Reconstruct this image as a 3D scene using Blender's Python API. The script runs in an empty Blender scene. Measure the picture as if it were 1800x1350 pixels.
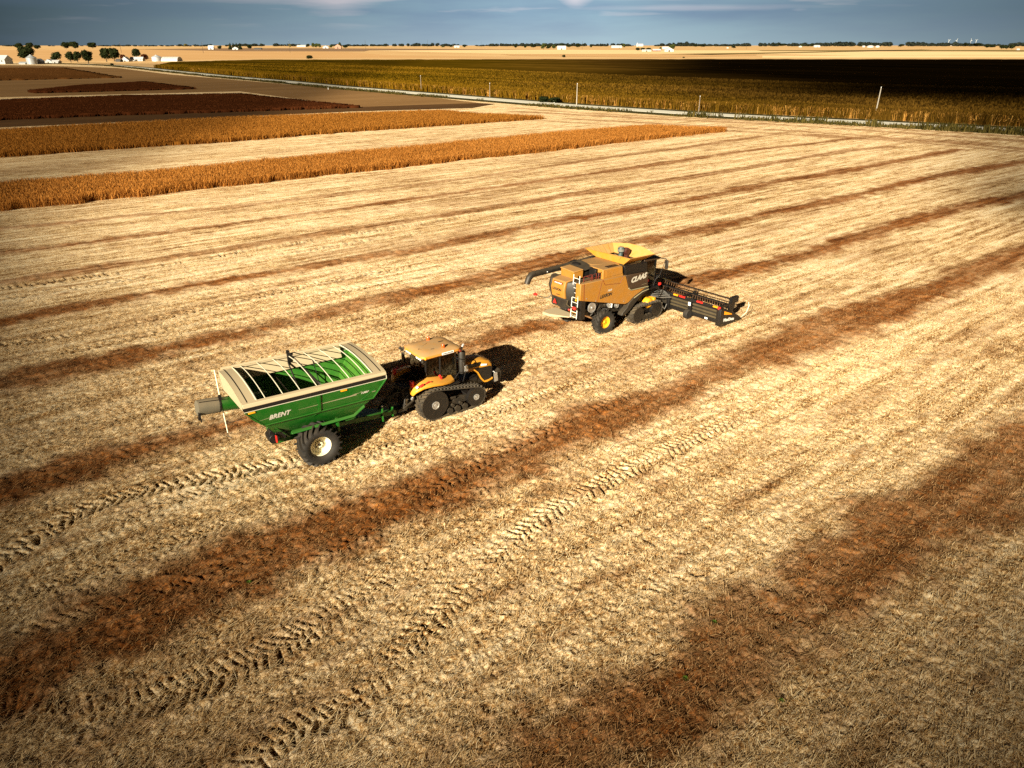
import bpy, bmesh, math, random
import numpy as np
from mathutils import Matrix, Vector, Euler

random.seed(7)
RNG = np.random.default_rng(7)
SC = bpy.context.scene
COL = SC.collection
PI = math.pi
R = math.radians

# ------------------------------------------------------------------ camera
FPX, CAM_H, HORIZ = 1280.0, 15.5, 79.0          # focal length in photo pixels, flying height, horizon row
PITCH = math.atan((675 - HORIZ) / FPX)
CP, SP = math.cos(PITCH), math.sin(PITCH)
cd = bpy.data.cameras.new('camera')
cam = bpy.data.objects.new('camera', cd)
COL.objects.link(cam)
cam.location = (0, 0, CAM_H)
cam.rotation_euler = (PI / 2 - PITCH, 0, 0)
cd.sensor_width = 36.0
cd.lens = 36.0 * FPX / 1800.0
cd.clip_start = 0.5
cd.clip_end = 60000
SC.camera = cam


def G(px, py, z=0.0):
    """ground point seen at a photo pixel"""
    x = (px - 900) / FPX
    y = -(py - 675) / FPX
    d = (x, CP + y * SP, -SP + y * CP)
    t = (z - CAM_H) / d[2]
    return Vector((d[0] * t, d[1] * t, z))


def ppm(p):
    """photo pixels per metre of upright height at a ground point"""
    def py(z):
        zc = p.y * CP - (z - CAM_H) * SP
        yc = p.y * SP + (z - CAM_H) * CP
        return 675 - FPX * yc / zc
    return py(0.0) - py(1.0)


# ------------------------------------------------------------------ tags
def tag(o, label=None, cat=None, group=None, kind=None):
    if label: o['label'] = label
    if cat: o['category'] = cat
    if group: o['group'] = group
    if kind: o['kind'] = kind
    return o


def empty(name, loc, rz=0.0):
    o = bpy.data.objects.new(name, None)
    COL.objects.link(o)
    o.location = loc
    o.rotation_euler = (0, 0, rz)
    o.empty_display_size = 0.5
    return o


def copy_tree(o, parent=None):
    c = o.copy()
    COL.objects.link(c)
    c.parent = parent
    for ch in [q for q in COL.objects if q.parent == o]:
        copy_tree(ch, c)
    return c


# ------------------------------------------------------------------ mesh builder
class MB:
    def __init__(s):
        s.v = []; s.f = []

    def add(s, vs, fs):
        n = len(s.v)
        s.v += [tuple(p) for p in vs]
        s.f += [tuple(i + n for i in f) for f in fs]
        return s

    def hexa(s, p):
        return s.add(p, [(0, 3, 2, 1), (4, 5, 6, 7), (0, 1, 5, 4), (1, 2, 6, 5), (2, 3, 7, 6), (3, 0, 4, 7)])

    def box(s, x0, x1, y0, y1, z0, z1):
        return s.hexa([(x0, y0, z0), (x1, y0, z0), (x1, y1, z0), (x0, y1, z0),
                       (x0, y0, z1), (x1, y0, z1), (x1, y1, z1), (x0, y1, z1)])

    def rbox(s, c, size, rot):
        m = Euler(rot).to_matrix()
        hx, hy, hz = [q / 2 for q in size]
        P = [(-hx, -hy, -hz), (hx, -hy, -hz), (hx, hy, -hz), (-hx, hy, -hz),
             (-hx, -hy, hz), (hx, -hy, hz), (hx, hy, hz), (-hx, hy, hz)]
        return s.hexa([Vector(c) + m @ Vector(p) for p in P])

    def prism(s, poly, fn, a, b):
        n = len(poly)
        vs = [fn(p, a) for p in poly] + [fn(p, b) for p in poly]
        fs = [tuple(range(n))[::-1], tuple(range(n, 2 * n))]
        fs += [(i, (i + 1) % n, n + (i + 1) % n, n + i) for i in range(n)]
        return s.add(vs, fs)

    def py(s, poly, y0, y1):   # polygon in x,z pushed along y
        return s.prism(poly, lambda p, t: (p[0], t, p[1]), y0, y1)

    def px(s, poly, x0, x1):   # polygon in y,z pushed along x
        return s.prism(poly, lambda p, t: (t, p[0], p[1]), x0, x1)

    def pz(s, poly, z0, z1):   # polygon in x,y pushed along z
        return s.prism(poly, lambda p, t: (p[0], p[1], t), z0, z1)

    def tube(s, path, r, n=8):
        path = [Vector(p) for p in path]
        rr = r if isinstance(r, (list, tuple)) else [r] * len(path)
        vs, fs = [], []
        for i, p in enumerate(path):
            d = (path[min(i + 1, len(path) - 1)] - path[max(i - 1, 0)]).normalized()
            u = d.orthogonal().normalized() if i == 0 else (u - d * u.dot(d)).normalized()
            w = d.cross(u)
            for k in range(n):
                a = 2 * PI * k / n
                vs.append(p + (u * math.cos(a) + w * math.sin(a)) * rr[i])
        for i in range(len(path) - 1):
            for k in range(n):
                k2 = (k + 1) % n
                fs.append((i * n + k, i * n + k2, (i + 1) * n + k2, (i + 1) * n + k))
        fs.append(tuple(range(n))[::-1])
        m = (len(path) - 1) * n
        fs.append(tuple(range(m, m + n)))
        return s.add(vs, fs)

    def lathe(s, prof, c=(0, 0, 0), axis='y', n=32, close=False):
        vs, fs = [], []
        for (r, h) in prof:
            for k in range(n):
                a = 2 * PI * k / n
                q, w = r * math.cos(a), r * math.sin(a)
                p = {'y': (q, h, w), 'z': (q, w, h), 'x': (h, q, w)}[axis]
                vs.append((c[0] + p[0], c[1] + p[1], c[2] + p[2]))
        m = len(prof)
        for i in range(m if close else m - 1):
            j = (i + 1) % m
            for k in range(n):
                k2 = (k + 1) % n
                fs.append((i * n + k, i * n + k2, j * n + k2, j * n + k))
        if not close:
            fs.append(tuple(range(n))[::-1])
            fs.append(tuple(range((m - 1) * n, m * n)))
        return s.add(vs, fs)

    def loft(s, secs, cap=True, closed=True):
        n = len(secs[0])
        vs = [p for q in secs for p in q]
        fs = []
        for i in range(len(secs) - 1):
            for k in range(n if closed else n - 1):
                k2 = (k + 1) % n
                fs.append((i * n + k, i * n + k2, (i + 1) * n + k2, (i + 1) * n + k))
        if cap:
            fs.append(tuple(range(n))[::-1])
            fs.append(tuple(range((len(secs) - 1) * n, len(secs) * n)))
        return s.add(vs, fs)

    def sheet(s, pts, th):
        """flat polygon given thickness th along its normal"""
        P = [Vector(p) for p in pts]
        nrm = (P[1] - P[0]).cross(P[2] - P[0]).normalized()
        n = len(P)
        vs = P + [p - nrm * th for p in P]
        fs = [tuple(range(n)), tuple(range(n, 2 * n))[::-1]]
        fs += [(i, n + i, n + (i + 1) % n, (i + 1) % n) for i in range(n)]
        return s.add(vs, fs)

    def build(s, name, mat, parent=None, bevel=0.0, angle=38, normals=True):
        me = bpy.data.meshes.new(name)
        me.from_pydata(s.v, [], s.f)
        bm = bmesh.new()
        bm.from_mesh(me)
        if normals:
            bmesh.ops.recalc_face_normals(bm, faces=bm.faces)
        lim = R(angle)
        for f in bm.faces: f.smooth = True
        for e in bm.edges:
            e.smooth = len(e.link_faces) == 2 and e.calc_face_angle(0) < lim
        bm.to_mesh(me)
        bm.free()
        o = bpy.data.objects.new(name, me)
        COL.objects.link(o)
        for m in (mat if isinstance(mat, (list, tuple)) else [mat]):
            me.materials.append(m)
        if parent: o.parent = parent
        if bevel:
            b = o.modifiers.new('bevel', 'BEVEL')
            b.width = bevel; b.segments = 2; b.limit_method = 'ANGLE'; b.angle_limit = R(40)
        return o


def build_split(mb, name, mat, parent=None, bevel=0.0):
    """each loose piece of the builder becomes an object of its own"""
    par = list(range(len(mb.v)))
    def find(a):
        while par[a] != a:
            par[a] = par[par[a]]; a = par[a]
        return a
    for f in mb.f:
        for q in f[1:]: par[find(q)] = find(f[0])
    groups = {}
    for f in mb.f: groups.setdefault(find(f[0]), []).append(f)
    out = []
    for fs in groups.values():
        ids = sorted({i for f in fs for i in f}); mp = {i: k for k, i in enumerate(ids)}
        m = MB(); m.v = [mb.v[i] for i in ids]; m.f = [tuple(mp[i] for i in f) for f in fs]
        out.append(m.build(name, mat, parent, bevel))
    return out


def big_mesh(name, verts, faces, mat, attrs=None, smooth=False):
    """numpy arrays (verts n,3; faces m,k all same k) into one mesh object"""
    me = bpy.data.meshes.new(name)
    m, k = faces.shape
    me.vertices.add(len(verts)); me.vertices.foreach_set('co', verts.astype(np.float32).ravel())
    me.loops.add(m * k); me.loops.foreach_set('vertex_index', faces.astype(np.int32).ravel())
    me.polygons.add(m); me.polygons.foreach_set('loop_start', np.arange(0, m * k, k, dtype=np.int32))
    if smooth: me.polygons.foreach_set('use_smooth', np.ones(m, bool))
    me.update(calc_edges=True)
    for an, arr in (attrs or {}).items():
        a = me.attributes.new(an, 'FLOAT', 'POINT')
        a.data.foreach_set('value', arr.astype(np.float32))
    o = bpy.data.objects.new(name, me)
    COL.objects.link(o)
    me.materials.append(mat)
    return o


def lettering(text, size, mat, parent, origin, xdir, ydir, shear=0.0, extrude=0.006, bold=0.0, spacing=1.0, width=None, name='lettering'):
    cu = bpy.data.curves.new('t', 'FONT')
    cu.body = text; cu.size = size; cu.shear = shear; cu.extrude = extrude; cu.offset = bold; cu.space_character = spacing
    cu.resolution_u = 3
    t = bpy.data.objects.new('t', cu)
    COL.objects.link(t)
    dg = bpy.context.evaluated_depsgraph_get()
    me = bpy.data.meshes.new_from_object(t.evaluated_get(dg))
    bpy.data.objects.remove(t)
    X = Vector(xdir).normalized(); Y = Vector(ydir).normalized(); Z = X.cross(Y)
    if width:
        xs = [v.co.x for v in me.vertices]
        X = X * (width / (max(xs) - min(xs)))
    M = Matrix((X, Y, Z)).transposed().to_4x4()
    M.translation = Vector(origin)
    me.transform(M)
    me.name = name
    me.materials.clear(); me.materials.append(mat)
    o = bpy.data.objects.new(name, me)
    COL.objects.link(o)
    o.parent = parent
    return o


# ------------------------------------------------------------------ materials
class NT:
    def __init__(s, name):
        s.m = bpy.data.materials.new(name)
        s.m.use_nodes = True
        s.t = s.m.node_tree
        s.t.nodes.clear()
        s.out = s.t.nodes.new('ShaderNodeOutputMaterial')

    def n(s, typ, **kw):
        q = s.t.nodes.new(typ)
        for k, v in kw.items():
            if k[0] == 'i' and k[1:].isdigit(): q.inputs[int(k[1:])].default_value = v
            elif k in q.inputs.keys(): q.inputs[k].default_value = v
            else: setattr(q, k, v)
        return q

    def l(s, a, b):
        s.t.links.new(a, b)

    def val(s, sock, v):
        if hasattr(v, 'links') or hasattr(v, 'is_output'): s.l(v, sock)
        else: sock.default_value = v

    def math(s, op, a, b=0.0, clamp=False):
        q = s.n('ShaderNodeMath', operation=op, use_clamp=clamp)
        s.val(q.inputs[0], a); s.val(q.inputs[1], b)
        return q.outputs[0]

    def mix(s, f, a, b, mode='MIX'):
        q = s.n('ShaderNodeMix', data_type='RGBA', blend_type=mode, clamp_factor=True)
        s.val(q.inputs['Factor'], f)
        for k, v in ((6, a), (7, b)):
            if isinstance(v, tuple): v = v if len(v) == 4 else v + (1.0,)
            s.val(q.inputs[k], v)
        return q.outputs[2]

    def noise(s, vec, scale, detail=2.0, rough=0.5, dist=0.0):
        q = s.n('ShaderNodeTexNoise', Scale=scale, Detail=detail, Roughness=rough, Distortion=dist)
        if vec: s.l(vec, q.inputs['Vector'])
        return q.outputs['Fac']

    def mapping(s, vec, scale=(1, 1, 1), rot=(0, 0, 0), loc=(0, 0, 0)):
        q = s.n('ShaderNodeMapping')
        s.l(vec, q.inputs[0])
        q.inputs['Scale'].default_value = scale; q.inputs['Rotation'].default_value = rot; q.inputs['Location'].default_value = loc
        return q.outputs[0]

    def ramp(s, f, stops):
        q = s.n('ShaderNodeValToRGB')
        e = q.color_ramp.elements
        while len(e) < len(stops): e.new(0.5)
        for k, (p, c) in enumerate(stops):
            e[k].position = p
            e[k].color = c if len(c) == 4 else tuple(c) + (1,)
        s.l(f, q.inputs[0])
        return q.outputs[0]

    def rng(s, f, a, b, c=0.0, d=1.0):
        q = s.n('ShaderNodeMapRange')
        q.clamp = True
        s.l(f, q.inputs[0])
        for i, v in enumerate((a, b, c, d)): q.inputs[i + 1].default_value = v
        return q.outputs[0]

    def pos(s):
        return s.n('ShaderNodeNewGeometry').outputs['Position']

    def obj(s):
        return s.n('ShaderNodeTexCoord').outputs['Object']

    def attr(s, name):
        return s.n('ShaderNodeAttribute', attribute_name=name).outputs['Fac']

    def bsdf(s, col, rough=0.8, metal=0.0, spec=0.3, bump=None, bstr=0.3, bdist=0.02, **kw):
        b = s.n('ShaderNodeBsdfPrincipled')
        if isinstance(col, tuple): col = col if len(col) == 4 else col + (1.0,)
        s.val(b.inputs['Base Color'], col)
        s.val(b.inputs['Roughness'], rough)
        b.inputs['Metallic'].default_value = metal
        b.inputs['Specular IOR Level'].default_value = spec
        for k, v in kw.items(): b.inputs[k.replace('_', ' ')].default_value = v
        if bump is not None:
            q = s.n('ShaderNodeBump', Strength=bstr, Distance=bdist)
            s.l(bump, q.inputs['Height']); s.l(q.outputs[0], b.inputs['Normal'])
        s.l(b.outputs[0], s.out.inputs[0])
        return b


def paint(name, col, rough=0.38, dust=0.35, dcol=(0.30, 0.215, 0.125), metal=0.0, scale=3.0):
    """painted or bare metal with field dust lying on what faces up and blown on in patches"""
    t = NT(name)
    o = t.obj()
    n1 = t.noise(o, scale, 4, 0.62)
    n2 = t.noise(o, scale * 9, 3, 0.6)
    geo = t.n('ShaderNodeNewGeometry')
    sep = t.n('ShaderNodeSeparateXYZ'); t.l(geo.outputs['Normal'], sep.inputs[0])
    up = t.rng(sep.outputs[2], 0.15, 0.95)
    a = t.math('MULTIPLY', t.rng(n1, 0.35, 0.7), 0.55)
    a = t.math('ADD', a, t.math('MULTIPLY', up, 0.9))
    a = t.math('MULTIPLY', a, t.rng(n2, 0.2, 0.65, 0.55, 1.0))
    a = t.math('MULTIPLY', a, dust, True)
    c = t.mix(a, tuple(col), tuple(dcol))
    t.bsdf(c, t.rng(a, 0, 0.6, rough, 0.85), metal, 0.45)
    return t.m


def plain(name, col, rough=0.6, metal=0.0, spec=0.3):
    t = NT(name)
    o = t.obj()
    n = t.noise(o, 6.0, 4, 0.6)
    c = t.mix(t.rng(n, 0.3, 0.75), tuple(col), tuple(0.7 * q for q in col))
    t.bsdf(c, rough, metal, spec)
    return t.m


M = {}
M['yellow'] = paint('dusty yellow paint', (0.33, 0.138, 0.015), 0.42, 0.66, (0.245, 0.15, 0.062))
M['roof_yellow'] = paint('thickly dusted yellow roof', (0.50, 0.20, 0.016), 0.4, 0.85, (0.33, 0.205, 0.09))
M['flap'] = paint('dusty yellow tank flap', (0.50, 0.22, 0.02), 0.42, 0.6, (0.38, 0.25, 0.11))
M['yellow_clean'] = paint('yellow paint', (0.55, 0.235, 0.012), 0.34, 0.22, (0.46, 0.30, 0.13))
M['orange_rim'] = paint('yellow rim paint', (0.70, 0.33, 0.01), 0.4, 0.08)
M['green'] = paint('green paint', (0.002, 0.080, 0.004), 0.34, 0.10, (0.30, 0.28, 0.12))
M['green_in'] = paint('green paint dusted with grain chaff', (0.006, 0.10, 0.003), 0.5, 0.42, (0.11, 0.19, 0.014))
M['beige'] = paint('beige paint', (0.40, 0.32, 0.20), 0.5, 0.35, (0.36, 0.27, 0.155))
M['cream'] = paint('cream paint', (0.78, 0.72, 0.52), 0.4, 0.12)
M['bow'] = paint('pale galvanised tube', (0.56, 0.52, 0.39), 0.45, 0.2)
M['dark'] = paint('black paint', (0.007, 0.006, 0.0055), 0.42, 0.05, (0.08, 0.05, 0.028))
M['dark_dusty'] = paint('dusty black paint', (0.012, 0.010, 0.008), 0.5, 0.22, (0.15, 0.105, 0.055))
M['brown_dark'] = paint('dark brown panel paint', (0.042, 0.024, 0.014), 0.38, 0.18, (0.16, 0.10, 0.05))
M['rubber'] = paint('dusty rubber', (0.008, 0.007, 0.006), 0.75, 0.20, (0.13, 0.09, 0.05))
M['rubber_track'] = paint('dusty track rubber', (0.018, 0.014, 0.010), 0.8, 0.42, (0.19, 0.135, 0.07))
M['steel'] = paint('worn steel', (0.42, 0.41, 0.39), 0.4, 0.2, metal=0.7)
M['white'] = paint('white paint', (0.62, 0.60, 0.55), 0.4, 0.06)
M['red'] = paint('red paint', (0.62, 0.02, 0.015), 0.3, 0.06)
M['dark_red'] = paint('rusty red paint', (0.15, 0.018, 0.01), 0.4, 0.1)
M['dark_red2'] = paint('dull dark red paint', (0.05, 0.010, 0.006), 0.5, 0.1)
M['amber'] = paint('amber plastic', (0.85, 0.30, 0.01), 0.25, 0.03)
M['beacon'] = paint('orange red beacon plastic', (0.62, 0.08, 0.01), 0.2, 0.08)
M['lens'] = paint('lamp lens', (0.80, 0.80, 0.78), 0.12, 0.02)
M['olive'] = paint('dusty olive metal', (0.045, 0.034, 0.017), 0.5, 0.3, (0.17, 0.12, 0.06))
M['grey_letter'] = paint('pale grey lettering', (0.44, 0.41, 0.34), 0.45, 0.1)
M['black_letter'] = paint('black lettering', (0.02, 0.015, 0.01), 0.5, 0.05)
M['olive_trim'] = paint('olive grey trim', (0.24, 0.215, 0.125), 0.45, 0.25)
M['seat'] = plain('seat fabric', (0.03, 0.03, 0.03), 0.9)
M['teal'] = paint('teal grey metal', (0.03, 0.055, 0.055), 0.5, 0.12)
M['cap_grey'] = paint('dull grey cap', (0.13, 0.13, 0.11), 0.5, 0.2)
M['tarp'] = paint('grey tarp', (0.10, 0.086, 0.058), 0.8, 0.3)


def glass_mat(name, tint, refl=0.10):
    t = NT(name)
    tr = t.n('ShaderNodeBsdfTransparent', Color=tuple(tint) + (1,))
    gl = t.n('ShaderNodeBsdfGlossy', Color=(0.9, 0.95, 0.95, 1), Roughness=0.03)
    lw = t.n('ShaderNodeFresnel', IOR=1.5)
    mx = t.n('ShaderNodeMixShader')
    t.l(t.math('ADD', lw.outputs[0], refl * 0.3), mx.inputs[0])
    t.l(tr.outputs[0], mx.inputs[1]); t.l(gl.outputs[0], mx.inputs[2])
    t.l(mx.outputs[0], t.out.inputs[0])
    return t.m


M['glass'] = glass_mat('tinted cab glass', (0.15, 0.19, 0.15))
M['glass_green'] = glass_mat('green tinted cab glass', (0.52, 0.68, 0.55))
# ------------------------------------------------------------------ noise helpers (numpy)
def _h(ix, iy, seed):
    n = (ix.astype(np.int64) * 374761393 + iy.astype(np.int64) * 668265263 + seed * 1442695041) & 0x7fffffff
    n = ((n ^ (n >> 13)) * 1274126177) & 0x7fffffff
    n = (n ^ (n >> 16)) & 0xffff
    return n / 65535.0


def vnoise(x, y, sc, seed=0):
    x = x / sc; y = y / sc
    ix, iy = np.floor(x), np.floor(y)
    fx, fy = x - ix, y - iy
    fx = fx * fx * (3 - 2 * fx); fy = fy * fy * (3 - 2 * fy)
    a, b = _h(ix, iy, seed), _h(ix + 1, iy, seed)
    c, d = _h(ix, iy + 1, seed), _h(ix + 1, iy + 1, seed)
    return (a * (1 - fx) + b * fx) * (1 - fy) + (c * (1 - fx) + d * fx) * fy


def sstep(a, b, x):
    t = np.clip((x - a) / (b - a), 0, 1)
    return t * t * (3 - 2 * t)


ROW = R(52.0)
UX, UY = math.sin(ROW), math.cos(ROW)        # along the rows
VX, VY = math.cos(ROW), -math.sin(ROW)       # across the rows


def polyline_field(x, y, px_pts, reach):
    """signed distance across and running length along a line of ground points; only within reach"""
    P = [G(*q) for q in px_pts]
    best = np.full(x.shape, 1e9); s_at = np.zeros(x.shape)
    s0 = 0.0
    for a, b in zip(P[:-1], P[1:]):
        dx, dy = b.x - a.x, b.y - a.y
        L = math.hypot(dx, dy)
        ux, uy = dx / L, dy / L
        m = ((x > min(a.x, b.x) - reach) & (x < max(a.x, b.x) + reach) & (y > min(a.y, b.y) - reach) & (y < max(a.y, b.y) + reach))
        xi, yi = x[m] - a.x, y[m] - a.y
        t = np.clip(xi * ux + yi * uy, 0, L)
        ex, ey = xi - t * ux, yi - t * uy
        d = np.hypot(ex, ey)
        sg = np.where(xi * uy - yi * ux >= 0, 1.0, -1.0)
        bm_ = best[m]
        upd = d < np.abs(bm_)
        bm_[upd] = (d * sg)[upd]
        best[m] = bm_
        sm = s_at[m]; sm[upd] = (s0 + t)[upd]; s_at[m] = sm
        s0 += L
    return best, s_at, s0


def curve_px(pts, n=6):
    """Catmull-Rom through photo points"""
    P = [np.array(p, float) for p in pts]
    P = [2 * P[0] - P[1]] + P + [2 * P[-1] - P[-2]]
    out = []
    for i in range(1, len(P) - 2):
        for k in range(n):
            t = k / n
            out.append(tuple(0.5 * ((2 * P[i]) + (-P[i - 1] + P[i + 1]) * t + (2 * P[i - 1] - 5 * P[i] + 4 * P[i + 1] - P[i + 2]) * t * t
                                    + (-P[i - 1] + 3 * P[i] - 3 * P[i + 1] + P[i + 2]) * t ** 3)))
    out.append(tuple(P[-2]))
    return out


# brown windrows of chaff left by the harvester: photo points on the ground, half width (m), strength
WIND = [
    ([(-200, 415), (0, 403), (200, 383), (400, 365), (567, 345), (833, 312), (1067, 277), (1200, 260), (1300, 245), (1390, 232)], 0.8, 0.75),
    ([(-200, 460), (0, 445), (300, 408), (600, 368), (867, 330), (1100, 297), (1300, 267), (1433, 252), (1500, 242)], 0.9, 0.92),
    ([(0, 497), (300, 453), (600, 406), (900, 360), (1033, 338), (1200, 313), (1333, 292), (1467, 268), (1573, 257)], 0.9, 0.8),
    ([(-200, 605), (0, 567), (200, 528), (400, 493), (600, 461), (800, 427), (933, 398), (1200, 353), (1367, 320), (1533, 292), (1683, 263)], 1.15, 1.0),
    ([(-200, 725), (0, 673), (200, 633), (400, 593), (600, 545), (833, 493), (1000, 450), (1200, 411), (1333, 380), (1500, 345), (1633, 313), (1800, 284), (1950, 255)], 1.25, 1.0),
    ([(-200, 930), (0, 860), (167, 813), (300, 778), (417, 750), (560, 700), (700, 650), (833, 605), (933, 580), (1050, 553), (1200, 500), (1300, 477), (1433, 443), (1633, 380), (1800, 343), (2000, 300)], 1.25, 1.0),
    ([(-200, 1260), (60, 1170), (250, 1085), (400, 1010), (600, 930), (700, 888), (850, 832), (1000, 765), (1150, 705), (1300, 640), (1400, 600), (1533, 553), (1700, 485), (1800, 447), (2000, 375)], 1.6, 1.0),
    ([(850, 1420), (1050, 1300), (1200, 1220), (1311, 1128), (1459, 1017), (1570, 935), (1681, 880), (1800, 790), (2000, 690)], 1.65, 0.95),
    # headland rows beside the road
    ([(900, 196), (1200, 211), (1400, 221), (1800, 248), (2000, 262)], 1.6, 0.7),
    ([(1000, 209), (1250, 222), (1500, 237), (1800, 262), (2000, 280)], 1.3, 0.75),
    ([(760, 199), (1000, 215), (1300, 231), (1600, 250), (1850, 272)], 1.0, 0.6),
    ([(900, 189.5), (1100, 203), (1400, 216.5), (1800, 241)], 1.3, 0.55),
    ([(1430, 238), (1500, 242), (1600, 246), (1700, 252)], 3.2, 0.7),
    ([(200, 258), (300, 253), (330, 252)], 2.5, 0.5),
]
# tyre and track prints: photo points, full width (m), depth (m), lug pitch (m), strength
TRK = [
    ([(-60, 515), (0, 507), (200, 480), (400, 447), (600, 414), (900, 368)], 0.7, 0.07, 0.62, 1.0),
    ([(-60, 535), (0, 527), (233, 490), (600, 430), (820, 398)], 0.7, 0.06, 0.62, 0.8),
    ([(-60, 618), (0, 607), (200, 577), (400, 533), (600, 490), (800, 455)], 0.75, 0.07, 0.6, 0.9),
    ([(-60, 655), (0, 640), (200, 603), (400, 555), (600, 513), (760, 482)], 0.75, 0.06, 0.6, 0.8),
    ([(-80, 1035), (0, 987), (133, 903), (267, 860), (400, 833), (533, 808), (570, 800)], 0.95, 0.10, 0.36, 1.0),
    ([(120, 975), (200, 925), (330, 870), (420, 845), (500, 828)], 0.6, 0.05, 0.36, 0.6),
    ([(60, 1020), (150, 960), (300, 925), (420, 895), (560, 845)], 0.9, 0.05, 0.42, 0.55),
    ([(-120, 1240), (0, 1248), (117, 1258), (214, 1242), (311, 1215), (389, 1188), (467, 1150), (545, 1105), (622, 1060), (690, 1005), (760, 960)], 1.15, 0.11, 0.30, 1.0),
    ([(380, 1400), (500, 1293), (600, 1250), (683, 1177), (750, 1103), (817, 1040), (900, 955), (967, 900), (1067, 847), (1133, 812), (1300, 733), (1400, 690)], 0.95, 0.11, 0.32, 1.0),
    ([(500, 1010), (600, 965), (843, 815), (983, 752), (1083, 705), (1200, 655)], 0.8, 0.07, 0.42, 0.7),
    ([(545, 850), (700, 770), (830, 735), (1000, 680), (1150, 645)], 0.65, 0.07, 0.32, 0.75),
    ([(600, 815), (700, 785), (850, 745), (1000, 700)], 0.6, 0.06, 0.32, 0.6),
    ([(700, 905), (850, 860), (1000, 800), (1100, 750)], 0.6, 0.05, 0.40, 0.5),
    ([(0, 880), (150, 830), (300, 790), (345, 775)], 0.7, 0.04, 0.4, 0.5),
    ([(1200, 715), (1350, 650), (1500, 590)], 0.7, 0.05, 0.42, 0.4),
    ([(-60, 1150), (0, 1130), (156, 1080), (300, 1040), (420, 1000), (520, 965)], 0.8, 0.06, 0.42, 0.6),
    ([(40, 1090), (200, 1015), (350, 950), (480, 900)], 0.7, 0.06, 0.40, 0.6),
    ([(1000, 1120), (1150, 1045), (1300, 985)], 0.8, 0.05, 0.42, 0.5),
    ([(1250, 870), (1400, 805), (1560, 730)], 0.8, 0.05, 0.42, 0.45),
    ([(720, 1400), (780, 1330), (870, 1250), (980, 1180)], 0.9, 0.06, 0.42, 0.55),
    ([(640, 790), (740, 760), (900, 712), (1040, 668)], 0.45, 0.05, 0.32, 0.5),
    ([(240, 905), (360, 866), (480, 842)], 0.45, 0.05, 0.36, 0.7),
    ([(-60, 945), (0, 920), (200, 850), (330, 808)], 0.6, 0.05, 0.30, 0.6),
    ([(-60, 1085), (0, 1060), (150, 1008), (330, 945), (520, 880), (640, 842)], 0.7, 0.06, 0.30, 0.7),
    ([(-60, 820), (0, 800), (200, 742), (350, 702)], 0.6, 0.05, 0.32, 0.5),
    ([(-60, 760), (0, 742), (200, 690), (400, 640), (560, 605)], 0.6, 0.05, 0.36, 0.5),
    ([(200, 1400), (330, 1330), (450, 1250), (560, 1180)], 0.8, 0.06, 0.30, 0.5),
    ([(830, 1060), (1000, 960), (1150, 890), (1250, 840)], 0.8, 0.05, 0.42, 0.45),
]


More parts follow.
